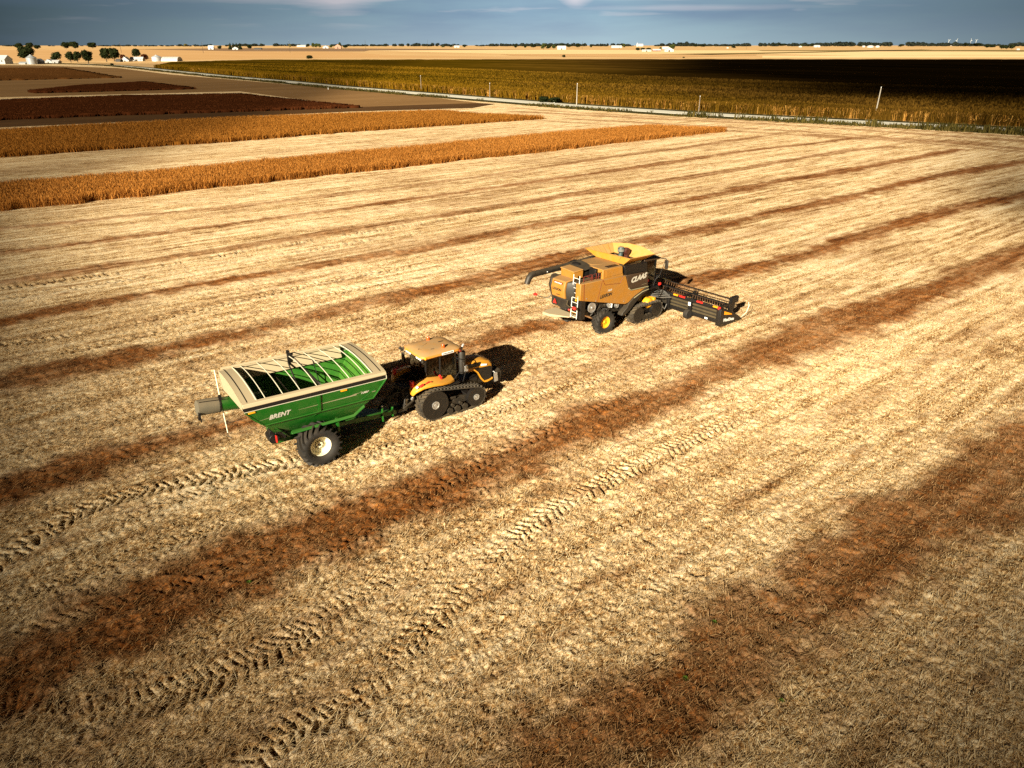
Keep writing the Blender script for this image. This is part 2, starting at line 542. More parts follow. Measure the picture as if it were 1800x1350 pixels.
def ground_eval(x, y):
    """height, windrow amount and print amount at ground points"""
    r = np.hypot(x, y)
    n1 = vnoise(x, y, 0.42, 1); n2 = vnoise(x, y, 0.16, 2); n3 = vnoise(x, y, 0.075, 3); n4 = vnoise(x, y, 2.3, 4)
    f1 = 1 - sstep(70, 150, r); f2 = 1 - sstep(30, 75, r); f3 = 1 - sstep(18, 34, r)
    h = f1 * 0.045 * (n1 - 0.5) + f2 * 0.085 * (n2 - 0.5) + f3 * 0.045 * (n3 - 0.5) + f1 * 0.03 * (n4 - 0.5)
    w = np.zeros(x.shape)
    u, v = x * UX + y * UY, x * VX + y * VY
    jit = (vnoise(u, v, 1.6, 11) - 0.5) * 0.9 + (vnoise(u, v, 0.45, 12) - 0.5) * 0.55 + (vnoise(u, v, 7.0, 13) - 0.5) * 0.8
    for k, (pts, hw, st) in enumerate(WIND):
        d, s, L = polyline_field(x, y, curve_px(pts, 3), hw * 3 + 2)
        a = np.abs(d)
        prof = 1 - sstep(hw * 0.40, hw * 1.65, a + jit * hw * 0.9)
        prof *= 0.82 + 0.18 * vnoise(s, d, 5.0, 20 + k)
        prof *= st
        w = np.maximum(w, prof)
    # patchy leftover chaff between the windrows, drawn out along the rows
    pat = vnoise(u / 3.2, v, 0.85, 31) * 0.5 + vnoise(u / 2.5, v, 0.3, 32) * 0.5
    pat = sstep(0.58, 0.88, pat) * 0.5
    w = np.maximum(w, pat * (1 - sstep(120, 260, r)))
    big = sstep(0.52, 0.85, vnoise(u / 5.0, v, 2.4, 33) * 0.65 + vnoise(u / 3.0, v, 0.7, 34) * 0.35) * 0.42
    w = np.maximum(w, big * (1 - sstep(80, 200, r)))
    h += f1 * 0.05 * sstep(0.2, 0.9, w) * (0.5 + n1)
    t_ = np.zeros(x.shape)
    for k, (pts, wd, dep, pitch, st) in enumerate(TRK):
        d, s, L = polyline_field(x, y, curve_px(pts, 5), wd)
        a = np.abs(d)
        inside = 1 - sstep(wd * 0.46, wd * 0.56, a)
        if not inside.any(): continue
        side = (d > 0) * 0.5
        ph = (s / pitch + a / wd * 1.15 + side + 0.8 * (vnoise(s, d, 0.5, 50 + k) - 0.5)) % 1.0
        lug = sstep(0.05, 0.16, ph) * (1 - sstep(0.34, 0.52, ph)) * (0.55 + 0.7 * vnoise(s, d, 0.28, 60 + k)).clip(0, 1)
        fade = sstep(0, 2, s) * (1 - sstep(L - min(16, 0.22 * L), L, s)) * (0.3 + 0.7 * sstep(0.25, 0.6, vnoise(s, d, 2.2, 70 + k)))
        prof = inside * lug * fade * st
        ridge = np.exp(-((a - wd * 0.58) / 0.09) ** 2) * fade * st
        h *= 1 - 0.45 * inside * fade * st
        h += -1.6 * dep * prof + dep * 0.3 * ridge + inside * (1 - lug) * fade * st * dep * 0.15
        t_ = np.maximum(t_, inside * lug * fade * st)
    return h, w, t_


def build_ground():
    fine = np.linspace(-48, 48, 961)
    coarse = np.arange(52, 308, 4.0)
    ang = np.radians(np.concatenate([fine, coarse]))
    rr = [3.0, 6.0, 9.0]
    q = 11.0
    while q < 60: rr.append(q); q *= 1.0027
    while q < 240: rr.append(q); q *= 1.0065
    while q < 26000: rr.append(q); q *= 1.06
    rr = np.array(rr)
    A, B = np.meshgrid(ang, rr)
    x = (B * np.sin(A)).ravel(); y = (B * np.cos(A)).ravel()
    h, w, t_ = ground_eval(x, y)
    na, nr = len(ang), len(rr)
    verts = np.stack([x, y, h], 1)
    i, j = np.meshgrid(np.arange(nr - 1), np.arange(na), indexing='ij')
    j2 = (j + 1) % na
    F = np.stack([i * na + j, (i + 1) * na + j, (i + 1) * na + j2, i * na + j2], -1).reshape(-1, 4)[:, ::-1]
    # middle fan as quads joined to one centre point
    verts = np.concatenate([verts, [[0, 0, 0]]])
    c = len(verts) - 1
    jj = np.arange(0, na - 1, 2)
    fan = np.stack([np.full(len(jj), c), jj, (jj + 1) % na, (jj + 2) % na], -1)[:, ::-1]
    F = np.concatenate([F, fan])
    w = np.append(w, 0); t_ = np.append(t_, 0)
    o = big_mesh('ground', verts, F, stubble_mat(), {'wind': w, 'print': t_}, smooth=True)
    tag(o, 'pale harvested stubble ground with brown chaff windrows and tyre prints', 'ground', kind='structure')
    return o


def stubble_mat():
    t = NT('harvested stubble')
    p = t.pos()
    row = t.mapping(p, rot=(0, 0, -(PI / 2 - ROW)))        # x runs along the rows
    nf = t.noise(t.mapping(row, (1.0, 1.35, 1)), 7.5, 5, 0.68, 0.6)
    nx = t.noise(row, 26.0, 3, 0.7, 1.2)
    nm = t.noise(t.mapping(row, (0.45, 1, 1)), 1.5, 4, 0.6)
    nl = t.noise(t.mapping(row, (0.02, 0.30, 1)), 1.0, 3, 0.55)
    nh = t.noise(t.mapping(row, (0.12, 1.7, 1)), 1.0, 3, 0.6)
    k = t.math('ADD', t.math('MULTIPLY', nf, 0.62), t.math('MULTIPLY', nx, 0.38))
    k = t.math('ADD', k, t.math('MULTIPLY', t.math('SUBTRACT', nm, 0.5), 0.20))
    k = t.math('ADD', k, t.math('MULTIPLY', t.math('SUBTRACT', nh, 0.5), 0.34))
    k = t.math('ADD', k, t.math('MULTIPLY', t.math('SUBTRACT', nl, 0.5), 0.16))
    pale = t.ramp(k, [(0.32, (0.035, 0.011, 0.002)), (0.405, (0.17, 0.072, 0.018)), (0.455, (0.49, 0.275, 0.095)), (0.505, (0.78, 0.565, 0.305)), (0.615, (0.92, 0.765, 0.52))])
    chaff = t.ramp(k, [(0.30, (0.014, 0.004, 0.001)), (0.42, (0.075, 0.021, 0.003)), (0.53, (0.235, 0.070, 0.011)), (0.68, (0.48, 0.21, 0.055))])
    # dark specks between the straw, at two sizes
    s1 = t.noise(t.mapping(row, (0.8, 1.25, 1), loc=(11, 4, 0)), 4.6, 2, 0.55, 0.5)
    s2 = t.noise(t.mapping(row, (0.7, 1.3, 1), loc=(2, 9, 0)), 1.9, 3, 0.65, 0.4)
    sk = t.math('MAXIMUM', t.math('MULTIPLY', t.rng(s1, 0.58, 0.70), 0.62), t.math('MULTIPLY', t.rng(s2, 0.60, 0.74), 0.34))
    pale = t.mix(t.math('MULTIPLY', sk, t.rng(nx, 0.30, 0.55)), pale, (0.115, 0.050, 0.014))
    w = t.attr('wind')
    wv = t.math('MULTIPLY', w, t.math('SUBTRACT', 1.25, w))
    w = t.math('ADD', w, t.math('MULTIPLY', t.math('ADD', t.math('SUBTRACT', nf, 0.52), t.math('MULTIPLY', t.math('SUBTRACT', s2, 0.5), 0.45)), t.math('MULTIPLY', wv, 4.2)), True)
    c = t.mix(w, pale, chaff)
    c = t.mix(t.math('MULTIPLY', t.attr('print'), 0.75), c, (0.05, 0.021, 0.007))
    b = t.bsdf(c, 0.95, 0, 0.1, bump=t.math('ADD', nf, t.math('MULTIPLY', nx, 0.6)), bstr=0.6, bdist=0.08)
    return t.m


def flat_sheet(name, px_pts, z, mat, label, cat, kind='structure', grow=None, world=None):
    P = world if world else [G(*q) for q in px_pts]
    mb = MB()
    mb.v = [(p[0], p[1], z) for p in P]
    mb.f = [tuple(range(len(P)))]
    o = mb.build(name, mat, normals=False)
    if o.data.polygons[0].normal.z < 0: o.data.flip_normals()
    tag(o, label, cat, kind=kind)
    return o


def field_mat(name, a, b, rot=52, sx=0.02, sy=0.35, fine=1.2, c=None, spread=(0.36, 0.66)):
    """a far field: two tones drawn out along its rows"""
    t = NT(name)
    p = t.mapping(t.pos(), rot=(0, 0, -(PI / 2 - R(rot))))
    n = t.noise(t.mapping(p, (sx, sy, 1)), 1.0, 4, 0.6)
    m = t.noise(t.mapping(p, (sx * 0.2, sy * 0.16, 1), loc=(3, 7, 0)), 1.0, 3, 0.6)
    f = t.noise(p, fine, 3, 0.65)
    k = t.math('ADD', t.math('MULTIPLY', n, 0.4), t.math('ADD', t.math('MULTIPLY', m, 0.4), t.math('MULTIPLY', f, 0.2)))
    col = t.mix(t.rng(k, *spread), tuple(a), tuple(b))
    if c:
        col = t.mix(t.rng(m, 0.48, 0.66), col, tuple(c))
    t.bsdf(col, 0.95, 0, 0.08, bump=f, bstr=0.4, bdist=0.1)
    return t.m


# ------------------------------------------------------------------ setting
build_ground()

ROADPX = [(60, 110.5), (150, 113), (205, 115.5), (250, 119.5), (300, 125), (400, 135), (500, 143.5), (600, 153.5), (740, 165), (900, 178), (1013, 187), (1200, 199.5), (1400, 210), (1533, 216.5), (1667, 223.5), (1800, 231), (1950, 240), (2200, 256)]
ROADW = [G(*q) for q in ROADPX]


def offset_line(P, d):
    out = []
    for i, p in enumerate(P):
        a, b = P[max(i - 1, 0)], P[min(i + 1, len(P) - 1)]
        t = (b - a); t.z = 0; t.normalize()
        out.append(Vector((p.x - t.y * d, p.y + t.x * d, 0)))   # + is the far side
    return out


def strip_obj(name, P, d0, d1, z0, z1, mat, label, cat, kind):
    A, B = offset_line(P, d0), offset_line(P, d1)
    mb = MB()
    secs = [[(a.x, a.y, 0.0), (a.x, a.y, z0), (b.x, b.y, z1), (b.x, b.y, 0.0)] for a, b in zip(A, B)]
    mb.loft(secs, cap=True)
    return tag(mb.build(name, mat), label, cat, kind=kind)


m_far = field_mat('golden stubble plain', (0.43, 0.25, 0.105), (0.60, 0.40, 0.19), 133, 0.004, 0.02, 0.3)
m_road = field_mat('pale gravel', (0.46, 0.43, 0.35), (0.56, 0.53, 0.45), 133, 0.05, 0.8, 2.0)
m_verge = field_mat('verge grass', (0.020, 0.018, 0.005), (0.060, 0.048, 0.013), 133, 0.1, 0.6, 1.5)

FARE = offset_line(ROADW, 9.0)
flat_sheet('far_plain', None, 0.03, m_far, 'wide golden stubble plain beyond the corn reaching the horizon', 'plain',
           world=[FARE[0] + Vector((-1500, 200, 0)), *FARE, FARE[-1] + Vector((800, -500, 0)), Vector((22000, -3000, 0)), Vector((22000, 20000, 0)), Vector((0, 24000, 0)), Vector((-22000, 20000, 0)), Vector((-22000, 1500, 0))])
strip_obj('road', ROADW, -3.4, 3.4, 0.16, 0.16, m_road, 'pale gravel country road running between stubble and corn', 'road', 'structure')
strip_obj('verge', ROADW, 3.42, 8.6, 0.12, 0.06, m_verge, 'narrow dark grass verge on the corn side of the road', 'verge', 'structure')
strip_obj('verge', ROADW, -8.0, -3.42, 0.05, 0.12, m_verge, 'dark grass ditch verge on the stubble side of the road', 'verge', 'structure')

tan_a = field_mat('tan field', (0.44, 0.25, 0.10), (0.52, 0.31, 0.14), 133, 0.006, 0.04, 0.3)
pale_a = field_mat('pale gold field', (0.62, 0.42, 0.20), (0.74, 0.54, 0.29), 133, 0.006, 0.04, 0.3)
brown_a = field_mat('brown tilled field', (0.17, 0.10, 0.055), (0.25, 0.15, 0.08), 133, 0.006, 0.04, 0.3)
olive_a = field_mat('rough olive pasture', (0.12, 0.085, 0.025), (0.21, 0.14, 0.045), 133, 0.006, 0.05, 0.3)
flat_sheet('field', [(-300, 92), (0, 88), (330, 87), (600, 91), (700, 98), (900, 101.5), (450, 103), (300, 106), (-300, 110)], 0.06, tan_a, 'tan stubble field behind the left farm', 'field')
flat_sheet('field', [(230, 86.5), (420, 84.6), (640, 85.2), (960, 87.2), (650, 88.6), (640, 90.4), (420, 90.2)], 0.10, brown_a, 'brown tilled field below the left horizon', 'field')
flat_sheet('field', [(655, 89), (960, 87.4), (1330, 89), (2100, 91), (2100, 96), (1500, 98), (1330, 94.5), (900, 95.2), (800, 93)], 0.14, pale_a, 'pale gold stubble field in the middle distance', 'field')
flat_sheet('field', [(1160, 95.2), (1400, 91.5), (1620, 87), (1640, 87.6), (1420, 93), (1250, 96.6)], 0.18, olive_a, 'long olive strip of rough grass crossing the right plain', 'field')
flat_sheet('field', [(1330, 88.6), (1760, 88), (2100, 91), (2100, 92.6), (1700, 90.4), (1340, 90)], 0.18, olive_a, 'thin olive pasture below the right horizon', 'field')
flat_sheet('field', [(880, 95.6), (1330, 95.4), (1330, 97.6), (1170, 101.5), (900, 98)], 0.18, tan_a, 'golden tan field beyond the green corn', 'field')
flat_sheet('field', [(1340, 98.3), (1800, 97.5), (2100, 99.5), (2100, 102), (1800, 101.5), (1340, 102)], 0.18, pale_a, 'sunlit stubble strip behind the shaded corn', 'field')

# brown patches on the near side of the road, far left
left_tan = field_mat('dull tan stubble', (0.155, 0.080, 0.028), (0.25, 0.14, 0.055), 52, 0.03, 0.4, 0.8)
flat_sheet('field', [(-260, 178), (0, 171), (420, 160.5), (640, 189), (850, 182), (740, 169), (500, 148), (300, 131), (205, 119.5), (60, 115), (-260, 113)], 0.035, left_tan, 'dull tan stubble between the road and the far left crop strips', 'field')
# ------------------------------------------------------------------ standing crops
def in_poly(x, y, P):
    m = np.zeros(x.shape, bool)
    n = len(P)
    for i in range(n):
        a, b = P[i], P[(i + 1) % n]
        if abs(a[1] - b[1]) < 1e-9: continue
        c = ((a[1] > y) != (b[1] > y)) & (x < (b[0] - a[0]) * (y - a[1]) / (b[1] - a[1]) + a[0])
        m ^= c
    return m


def scatter(P, density, jag=0.0):
    xs = [p[0] for p in P]; ys = [p[1] for p in P]
    A = (max(xs) - min(xs)) * (max(ys) - min(ys))
    n = int(A * density)
    x = RNG.uniform(min(xs), max(xs), n); y = RNG.uniform(min(ys), max(ys), n)
    jx = x + jag * (vnoise(x, y, 1.3, 90) - 0.5); jy = y + jag * (vnoise(x, y, 1.3, 91) - 0.5)
    m = in_poly(jx, jy, P)
    return x[m], y[m]


def blades(x, y, per, h0, h1, w0, w1, spread, lean, z0=0.0, droop=0.0):
    """tapered leaning blades round every plant: returns verts, faces, tone"""
    n = len(x) * per
    X = np.repeat(x, per) + RNG.normal(0, spread, n)
    Y = np.repeat(y, per) + RNG.normal(0, spread, n)
    H = RNG.uniform(h0, h1, n)
    W = RNG.uniform(w0, w1, n) * 0.5
    a = RNG.uniform(0, 2 * PI, n)
    L = RNG.uniform(0, lean, n) * H
    b = RNG.uniform(0, 2 * PI, n)
    dx, dy = np.cos(a) * W, np.sin(a) * W
    lx, ly = np.cos(b) * L, np.sin(b) * L
    zb = np.full(n, z0)
    v = np.empty((n, 4, 3))
    v[:, 0] = np.stack([X - dx, Y - dy, zb], 1)
    v[:, 1] = np.stack([X + dx, Y + dy, zb], 1)
    v[:, 2] = np.stack([X + dx * 0.7 + lx, Y + dy * 0.7 + ly, zb + H], 1)
    v[:, 3] = np.stack([X - dx * 0.4 + lx * 1.1, Y - dy * 0.4 + ly * 1.1, zb + H * (1.0 - droop)], 1)
    f = np.arange(n * 4).reshape(n, 4)
    tone = np.repeat(np.clip(np.repeat(RNG.uniform(0, 1, len(x)), per) * 0.5 + RNG.uniform(0, 0.5, n), 0, 1), 4)
    return v.reshape(-1, 3), f, tone


def canopy(P, z, step, amp, seed, inset=0.8):
    """uneven closed crop mass: grid top clipped to the polygon with its own skirts"""
    xs = [p[0] for p in P]; ys = [p[1] for p in P]
    gx = np.arange(min(xs), max(xs) + step, step); gy = np.arange(min(ys), max(ys) + step, step)
    X, Y = np.meshgrid(gx, gy)
    x, y = X.ravel(), Y.ravel()
    zz = z + amp * (vnoise(x, y, step * 2.2, seed) - 0.5) * 2
    nx, ny = len(gx), len(gy)
    i, j = np.meshgrid(np.arange(ny - 1), np.arange(nx - 1), indexing='ij')
    F = np.stack([i * nx + j, i * nx + j + 1, (i + 1) * nx + j + 1, (i + 1) * nx + j], -1).reshape(-1, 4)
    cx = x[F].mean(1); cy = y[F].mean(1)
    m = in_poly(cx, cy, P)
    for (ox, oy) in ((inset, 0), (-inset, 0), (0, inset), (0, -inset)):
        m &= in_poly(cx + ox, cy + oy, P)
    F = F[m]
    # skirts on the outer edges
    e = np.concatenate([F[:, [0, 1]], F[:, [1, 2]], F[:, [2, 3]], F[:, [3, 0]]])
    key = np.sort(e, 1)
    uq, inv, cnt = np.unique(key, axis=0, return_inverse=True, return_counts=True)
    rim = e[cnt[inv.ravel()] == 1]
    n = len(x)
    V = np.concatenate([np.stack([x, y, zz], 1), np.stack([x, y, np.zeros(n)], 1)])
    S = np.stack([rim[:, 1], rim[:, 0], rim[:, 0] + n, rim[:, 1] + n], 1)
    return V, np.concatenate([F, S]), np.full(2 * n, 0.35)


def join_parts(parts):
    V, F, T, o = [], [], [], 0
    for v, f, t in parts:
        V.append(v); F.append(f + o); T.append(t); o += len(v)
    return np.concatenate(V), np.concatenate(F), np.concatenate(T)


def crop_mat(name, lo, mid, hi, patch=None, rot=52, trans=0.25):
    t = NT(name)
    p = t.mapping(t.pos(), rot=(0, 0, -(PI / 2 - R(rot))))
    tone = t.attr('tone')
    m = t.noise(t.mapping(p, (0.05, 0.22, 0.3)), 1.0, 3, 0.6)
    s = t.noise(t.mapping(p, (0.35, 1.1, 0.5)), 1.0, 3, 0.65)
    k = t.math('ADD', t.math('MULTIPLY', tone, 0.6), t.math('ADD', t.math('MULTIPLY', m, 0.35), t.math('MULTIPLY', s, 0.35)))
    c = t.ramp(k, [(0.25, lo), (0.6, mid), (1.0, hi)])
    if patch:
        q = t.noise(t.mapping(p, (0.004, 0.018, 0), loc=(5, 1, 0)), 1.0, 4, 0.62)
        c = t.mix(t.rng(q, 0.42, 0.60), c, t.mix(0.78, c, tuple(patch)))
    d = t.n('ShaderNodeBsdfDiffuse'); t.l(c, d.inputs[0])
    tr = t.n('ShaderNodeBsdfTranslucent'); t.l(c, tr.inputs[0])
    mx = t.n('ShaderNodeMixShader', i0=trans)
    t.l(d.outputs[0], mx.inputs[1]); t.l(tr.outputs[0], mx.inputs[2])
    t.l(mx.outputs[0], t.out.inputs[0])
    return t.m


def W2(px_pts, z=0.0):
    return [(G(*q, z).x, G(*q, z).y) for q in px_pts]


m_soy = crop_mat('ripe soybean plants', (0.09, 0.030, 0.006), (0.33, 0.125, 0.022), (0.52, 0.24, 0.06))
m_soy2 = crop_mat('darker ripe soybean plants', (0.08, 0.028, 0.005), (0.25, 0.095, 0.014), (0.38, 0.165, 0.034))
m_red = crop_mat('red brown soybean plants', (0.028, 0.008, 0.003), (0.066, 0.019, 0.006), (0.11, 0.036, 0.011))
m_brn = crop_mat('brown soybean plants', (0.055, 0.022, 0.006), (0.12, 0.048, 0.013), (0.18, 0.085, 0.026))

s1 = W2([(-150, 388), (0, 372), (400, 328), (800, 284), (1278, 231)]) + W2([(1140, 217.5), (1000, 228), (800, 247), (470, 277), (289, 295), (0, 317), (-150, 331)], 0.9)
x, y = scatter(s1, 46, 1.3)
V, F, T = join_parts([canopy(s1, 0.42, 0.5, 0.10, 41), blades(x, y, 5, 0.30, 0.98, 0.015, 0.055, 0.16, 0.5)])
tag(big_mesh('soybean_strip', V, F, m_soy, {'tone': T}), 'nearest uncut strip of orange ripe soybeans left standing in the stubble', 'crop', kind='stuff')

s2 = W2([(-150, 292), (0, 277), (200, 263), (400, 250), (600, 233.5), (800, 220), (960, 209)]) + W2([(833, 197), (780, 191.5), (600, 197), (400, 204), (200, 214), (0, 224.5), (-150, 232)], 0.9)
x, y = scatter(s2, 18, 1.5)
V, F, T = join_parts([canopy(s2, 0.5, 0.7, 0.12, 42), blades(x, y, 5, 0.35, 0.98, 0.03, 0.10, 0.2, 0.45)])
tag(big_mesh('soybean_strip', V, F, m_soy2, {'tone': T}), 'second uncut strip of orange soybeans further from the camera', 'crop', kind='stuff')


def far_crop(px_near, px_far, z, mat, label, dens, step=2.0):
    P = W2(px_near) + W2(px_far, z)
    x, y = scatter(P, dens, 1.0)
    V, F, T = join_parts([canopy(P, z * 0.75, step, 0.12, 43), blades(x, y, 3, z * 0.5, z * 0.95, 0.08, 0.22, 0.3, 0.4)])
    tag(big_mesh('soybean_strip', V, F, mat, {'tone': T}), label, 'crop', kind='stuff')


far_crop([(-200, 222), (0, 212), (200, 204), (400, 198), (632, 190)], [(420, 162), (200, 166), (0, 173), (-200, 180)], 0.9, m_red,
         'wide dark red brown block of soybeans left of the road', 4.0)
far_crop([(62, 164.5), (180, 161.5), (347, 157)], [(253, 141.5), (150, 147), (47, 156.5)], 0.9, m_red,
         'small dark tapering block of soybeans below the left farm', 3.0)
far_crop([(-200, 147), (0, 142), (212, 137)], [(113, 118), (0, 118), (-200, 119)], 0.9, m_brn,
         'brown soybean block just in front of the left farm', 0.8, 3.0)

# thin brown grassy lane between the red block and the second strip
m_lane = field_mat('rough brown grass lane', (0.045, 0.020, 0.006), (0.105, 0.050, 0.016), 52, 0.1, 0.6, 1.2)
flat_sheet('field', [(-150, 232), (0, 224), (300, 211), (620, 196), (830, 190), (870, 183), (840, 181.5), (640, 188), (400, 197.5), (200, 203.5), (0, 211.5), (-150, 218)], 0.06, m_lane, 'rough brown grass lane between the red block and the second strip', 'field')

# ------------------------------------------------------------------ corn beyond the road
CE = offset_line(ROADW, 12.0)
corn_far = [(-100, 109), (100, 110), (300, 108), (450, 104.3), (700, 104), (940, 103.5), (1330, 103.3), (1800, 103.4), (2300, 105)]
corn_poly = [(p.x, p.y) for p in CE[3:]] + W2(corn_far[::-1][:-2], 2.2)


def corn_mat(name):
    t = NT(name)
    p = t.mapping(t.pos(), rot=(0, 0, -(PI / 2 - R(133))))
    tone = t.attr('tone')
    a = t.noise(t.mapping(p, (0.004, 0.03, 0)), 1.0, 4, 0.62)
    b = t.noise(t.mapping(p, (0.012, 0.10, 0), loc=(9, 2, 0)), 1.0, 3, 0.6)
    f = t.noise(p, 0.9, 3, 0.7)
    k = t.math('ADD', t.math('MULTIPLY', a, 0.5), t.math('ADD', t.math('MULTIPLY', b, 0.3), t.math('MULTIPLY', tone, 0.2)))
    olive = t.ramp(k, [(0.34, (0.024, 0.017, 0.0010)), (0.48, (0.080, 0.045, 0.0020)), (0.62, (0.19, 0.098, 0.006))])
    brown = t.ramp(k, [(0.34, (0.022, 0.011, 0.002)), (0.48, (0.068, 0.034, 0.005)), (0.62, (0.15, 0.078, 0.012))])
    # the riper, browner side of the field lies to the right and along the road edge
    sx = t.n('ShaderNodeSeparateXYZ'); t.l(t.pos(), sx.inputs[0])
    ripe = t.math('ADD', t.rng(sx.outputs[0], -40, 90), t.math('MULTIPLY', t.math('SUBTRACT', a, 0.5), 1.4), True)
    c = t.mix(ripe, olive, brown)
    c = t.mix(t.math('MULTIPLY', t.rng(f, 0.5, 0.75), 0.45), c, (0.02, 0.014, 0.004))
    d = t.n('ShaderNodeBsdfDiffuse'); t.l(c, d.inputs[0])
    tr = t.n('ShaderNodeBsdfTranslucent'); t.l(c, tr.inputs[0])
    mx = t.n('ShaderNodeMixShader', i0=0.2)
    t.l(d.outputs[0], mx.inputs[1]); t.l(tr.outputs[0], mx.inputs[2])
    t.l(mx.outputs[0], t.out.inputs[0])
    return t.m


m_corn = corn_mat('ripening corn')
parts = [canopy(corn_poly, 1.95, 4.0, 0.16, 44)]
band = [(p.x, p.y) for p in offset_line(ROADW, 8.6)[3:]] + [(p.x, p.y) for p in offset_line(ROADW, 26)[3:]][::-1]
x, y = scatter(band, 2.4, 0.8)
v, f, tn = blades(x, y, 6, 1.5, 2.45, 0.10, 0.26, 0.22, 0.30)
parts.append((v, f, np.clip(tn + 0.3, 0, 1)))
band = [(p.x, p.y) for p in offset_line(ROADW, 24)[3:]] + [(p.x, p.y) for p in offset_line(ROADW, 140)[3:]][::-1]
x, y = scatter(band, 0.5, 0.8)
v, f, tn = blades(x, y, 3, 0.4, 0.8, 0.25, 0.6, 0.4, 0.5, z0=1.7)
parts.append((v, f, tn))
V, F, T = join_parts(parts)
tag(big_mesh('corn_field', V, F, m_corn, {'tone': T}), 'large field of ripening standing corn beyond the gravel road', 'crop', kind='stuff')

# the dried golden stalks of the outer rows
m_edge = crop_mat('dry golden corn stalks', (0.05, 0.02, 0.004), (0.28, 0.128, 0.022), (0.55, 0.31, 0.08), rot=133)
parts = []
for (d0, d1, dn, per) in ((9.4, 10.6, 4.2, 5), (10.6, 14.5, 2.2, 4)):
    band = [(p.x, p.y) for p in offset_line(ROADW, d0)[4:]] + [(p.x, p.y) for p in offset_line(ROADW, d1)[4:]][::-1]
    x, y = scatter(band, dn, 0.5)
    k = (vnoise(x, y, 9, 97) > 0.06)
    v, f, tn = blades(x[k], y[k], per, 1.3, 2.25, 0.06, 0.18, 0.2, 0.32)
    parts.append((v, f, tn))
    v, f, tn = blades(x[k], y[k], 3, 0.35, 0.8, 0.10, 0.25, 0.35, 1.2, z0=0.9)
    parts.append((v, f, np.clip(tn + 0.2, 0, 1)))
V, F, T = join_parts(parts)
tag(big_mesh('corn_edge', V, F, m_edge, {'tone': T}), 'dry golden outer rows of the corn facing the road', 'crop', kind='stuff')

# weeds and tall grass along the ditch
m_weed = crop_mat('verge weeds', (0.014, 0.014, 0.004), (0.050, 0.042, 0.011), (0.14, 0.10, 0.028), rot=133)
band = [(p.x, p.y) for p in offset_line(ROADW, -9.0)] + [(p.x, p.y) for p in offset_line(ROADW, -3.6)][::-1]
x, y = scatter(band, 1.5, 1.2)
keep = vnoise(x, y, 7, 95) > 0.35
keep |= x > 60
v, f, tn = blades(x[keep], y[keep], 4, 0.25, 0.7, 0.12, 0.3, 0.3, 0.5)
big = scatter([(p.x, p.y) for p in offset_line(ROADW, -8.5)[11:]] + [(p.x, p.y) for p in offset_line(ROADW, -4.5)[11:]][::-1], 0.8)
kb = vnoise(big[0], big[1], 5.0, 96) > 0.56
v2, f2, t2 = blades(big[0][kb], big[1][kb], 8, 0.6, 1.5, 0.15, 0.35, 0.5, 0.5)
V, F, T = join_parts([(v, f, tn), (v2, f2, t2)])
tag(big_mesh('verge_weeds', V, F, m_weed, {'tone': T}), 'ragged weeds and tall grass in the ditch along the road', 'weeds', kind='stuff')

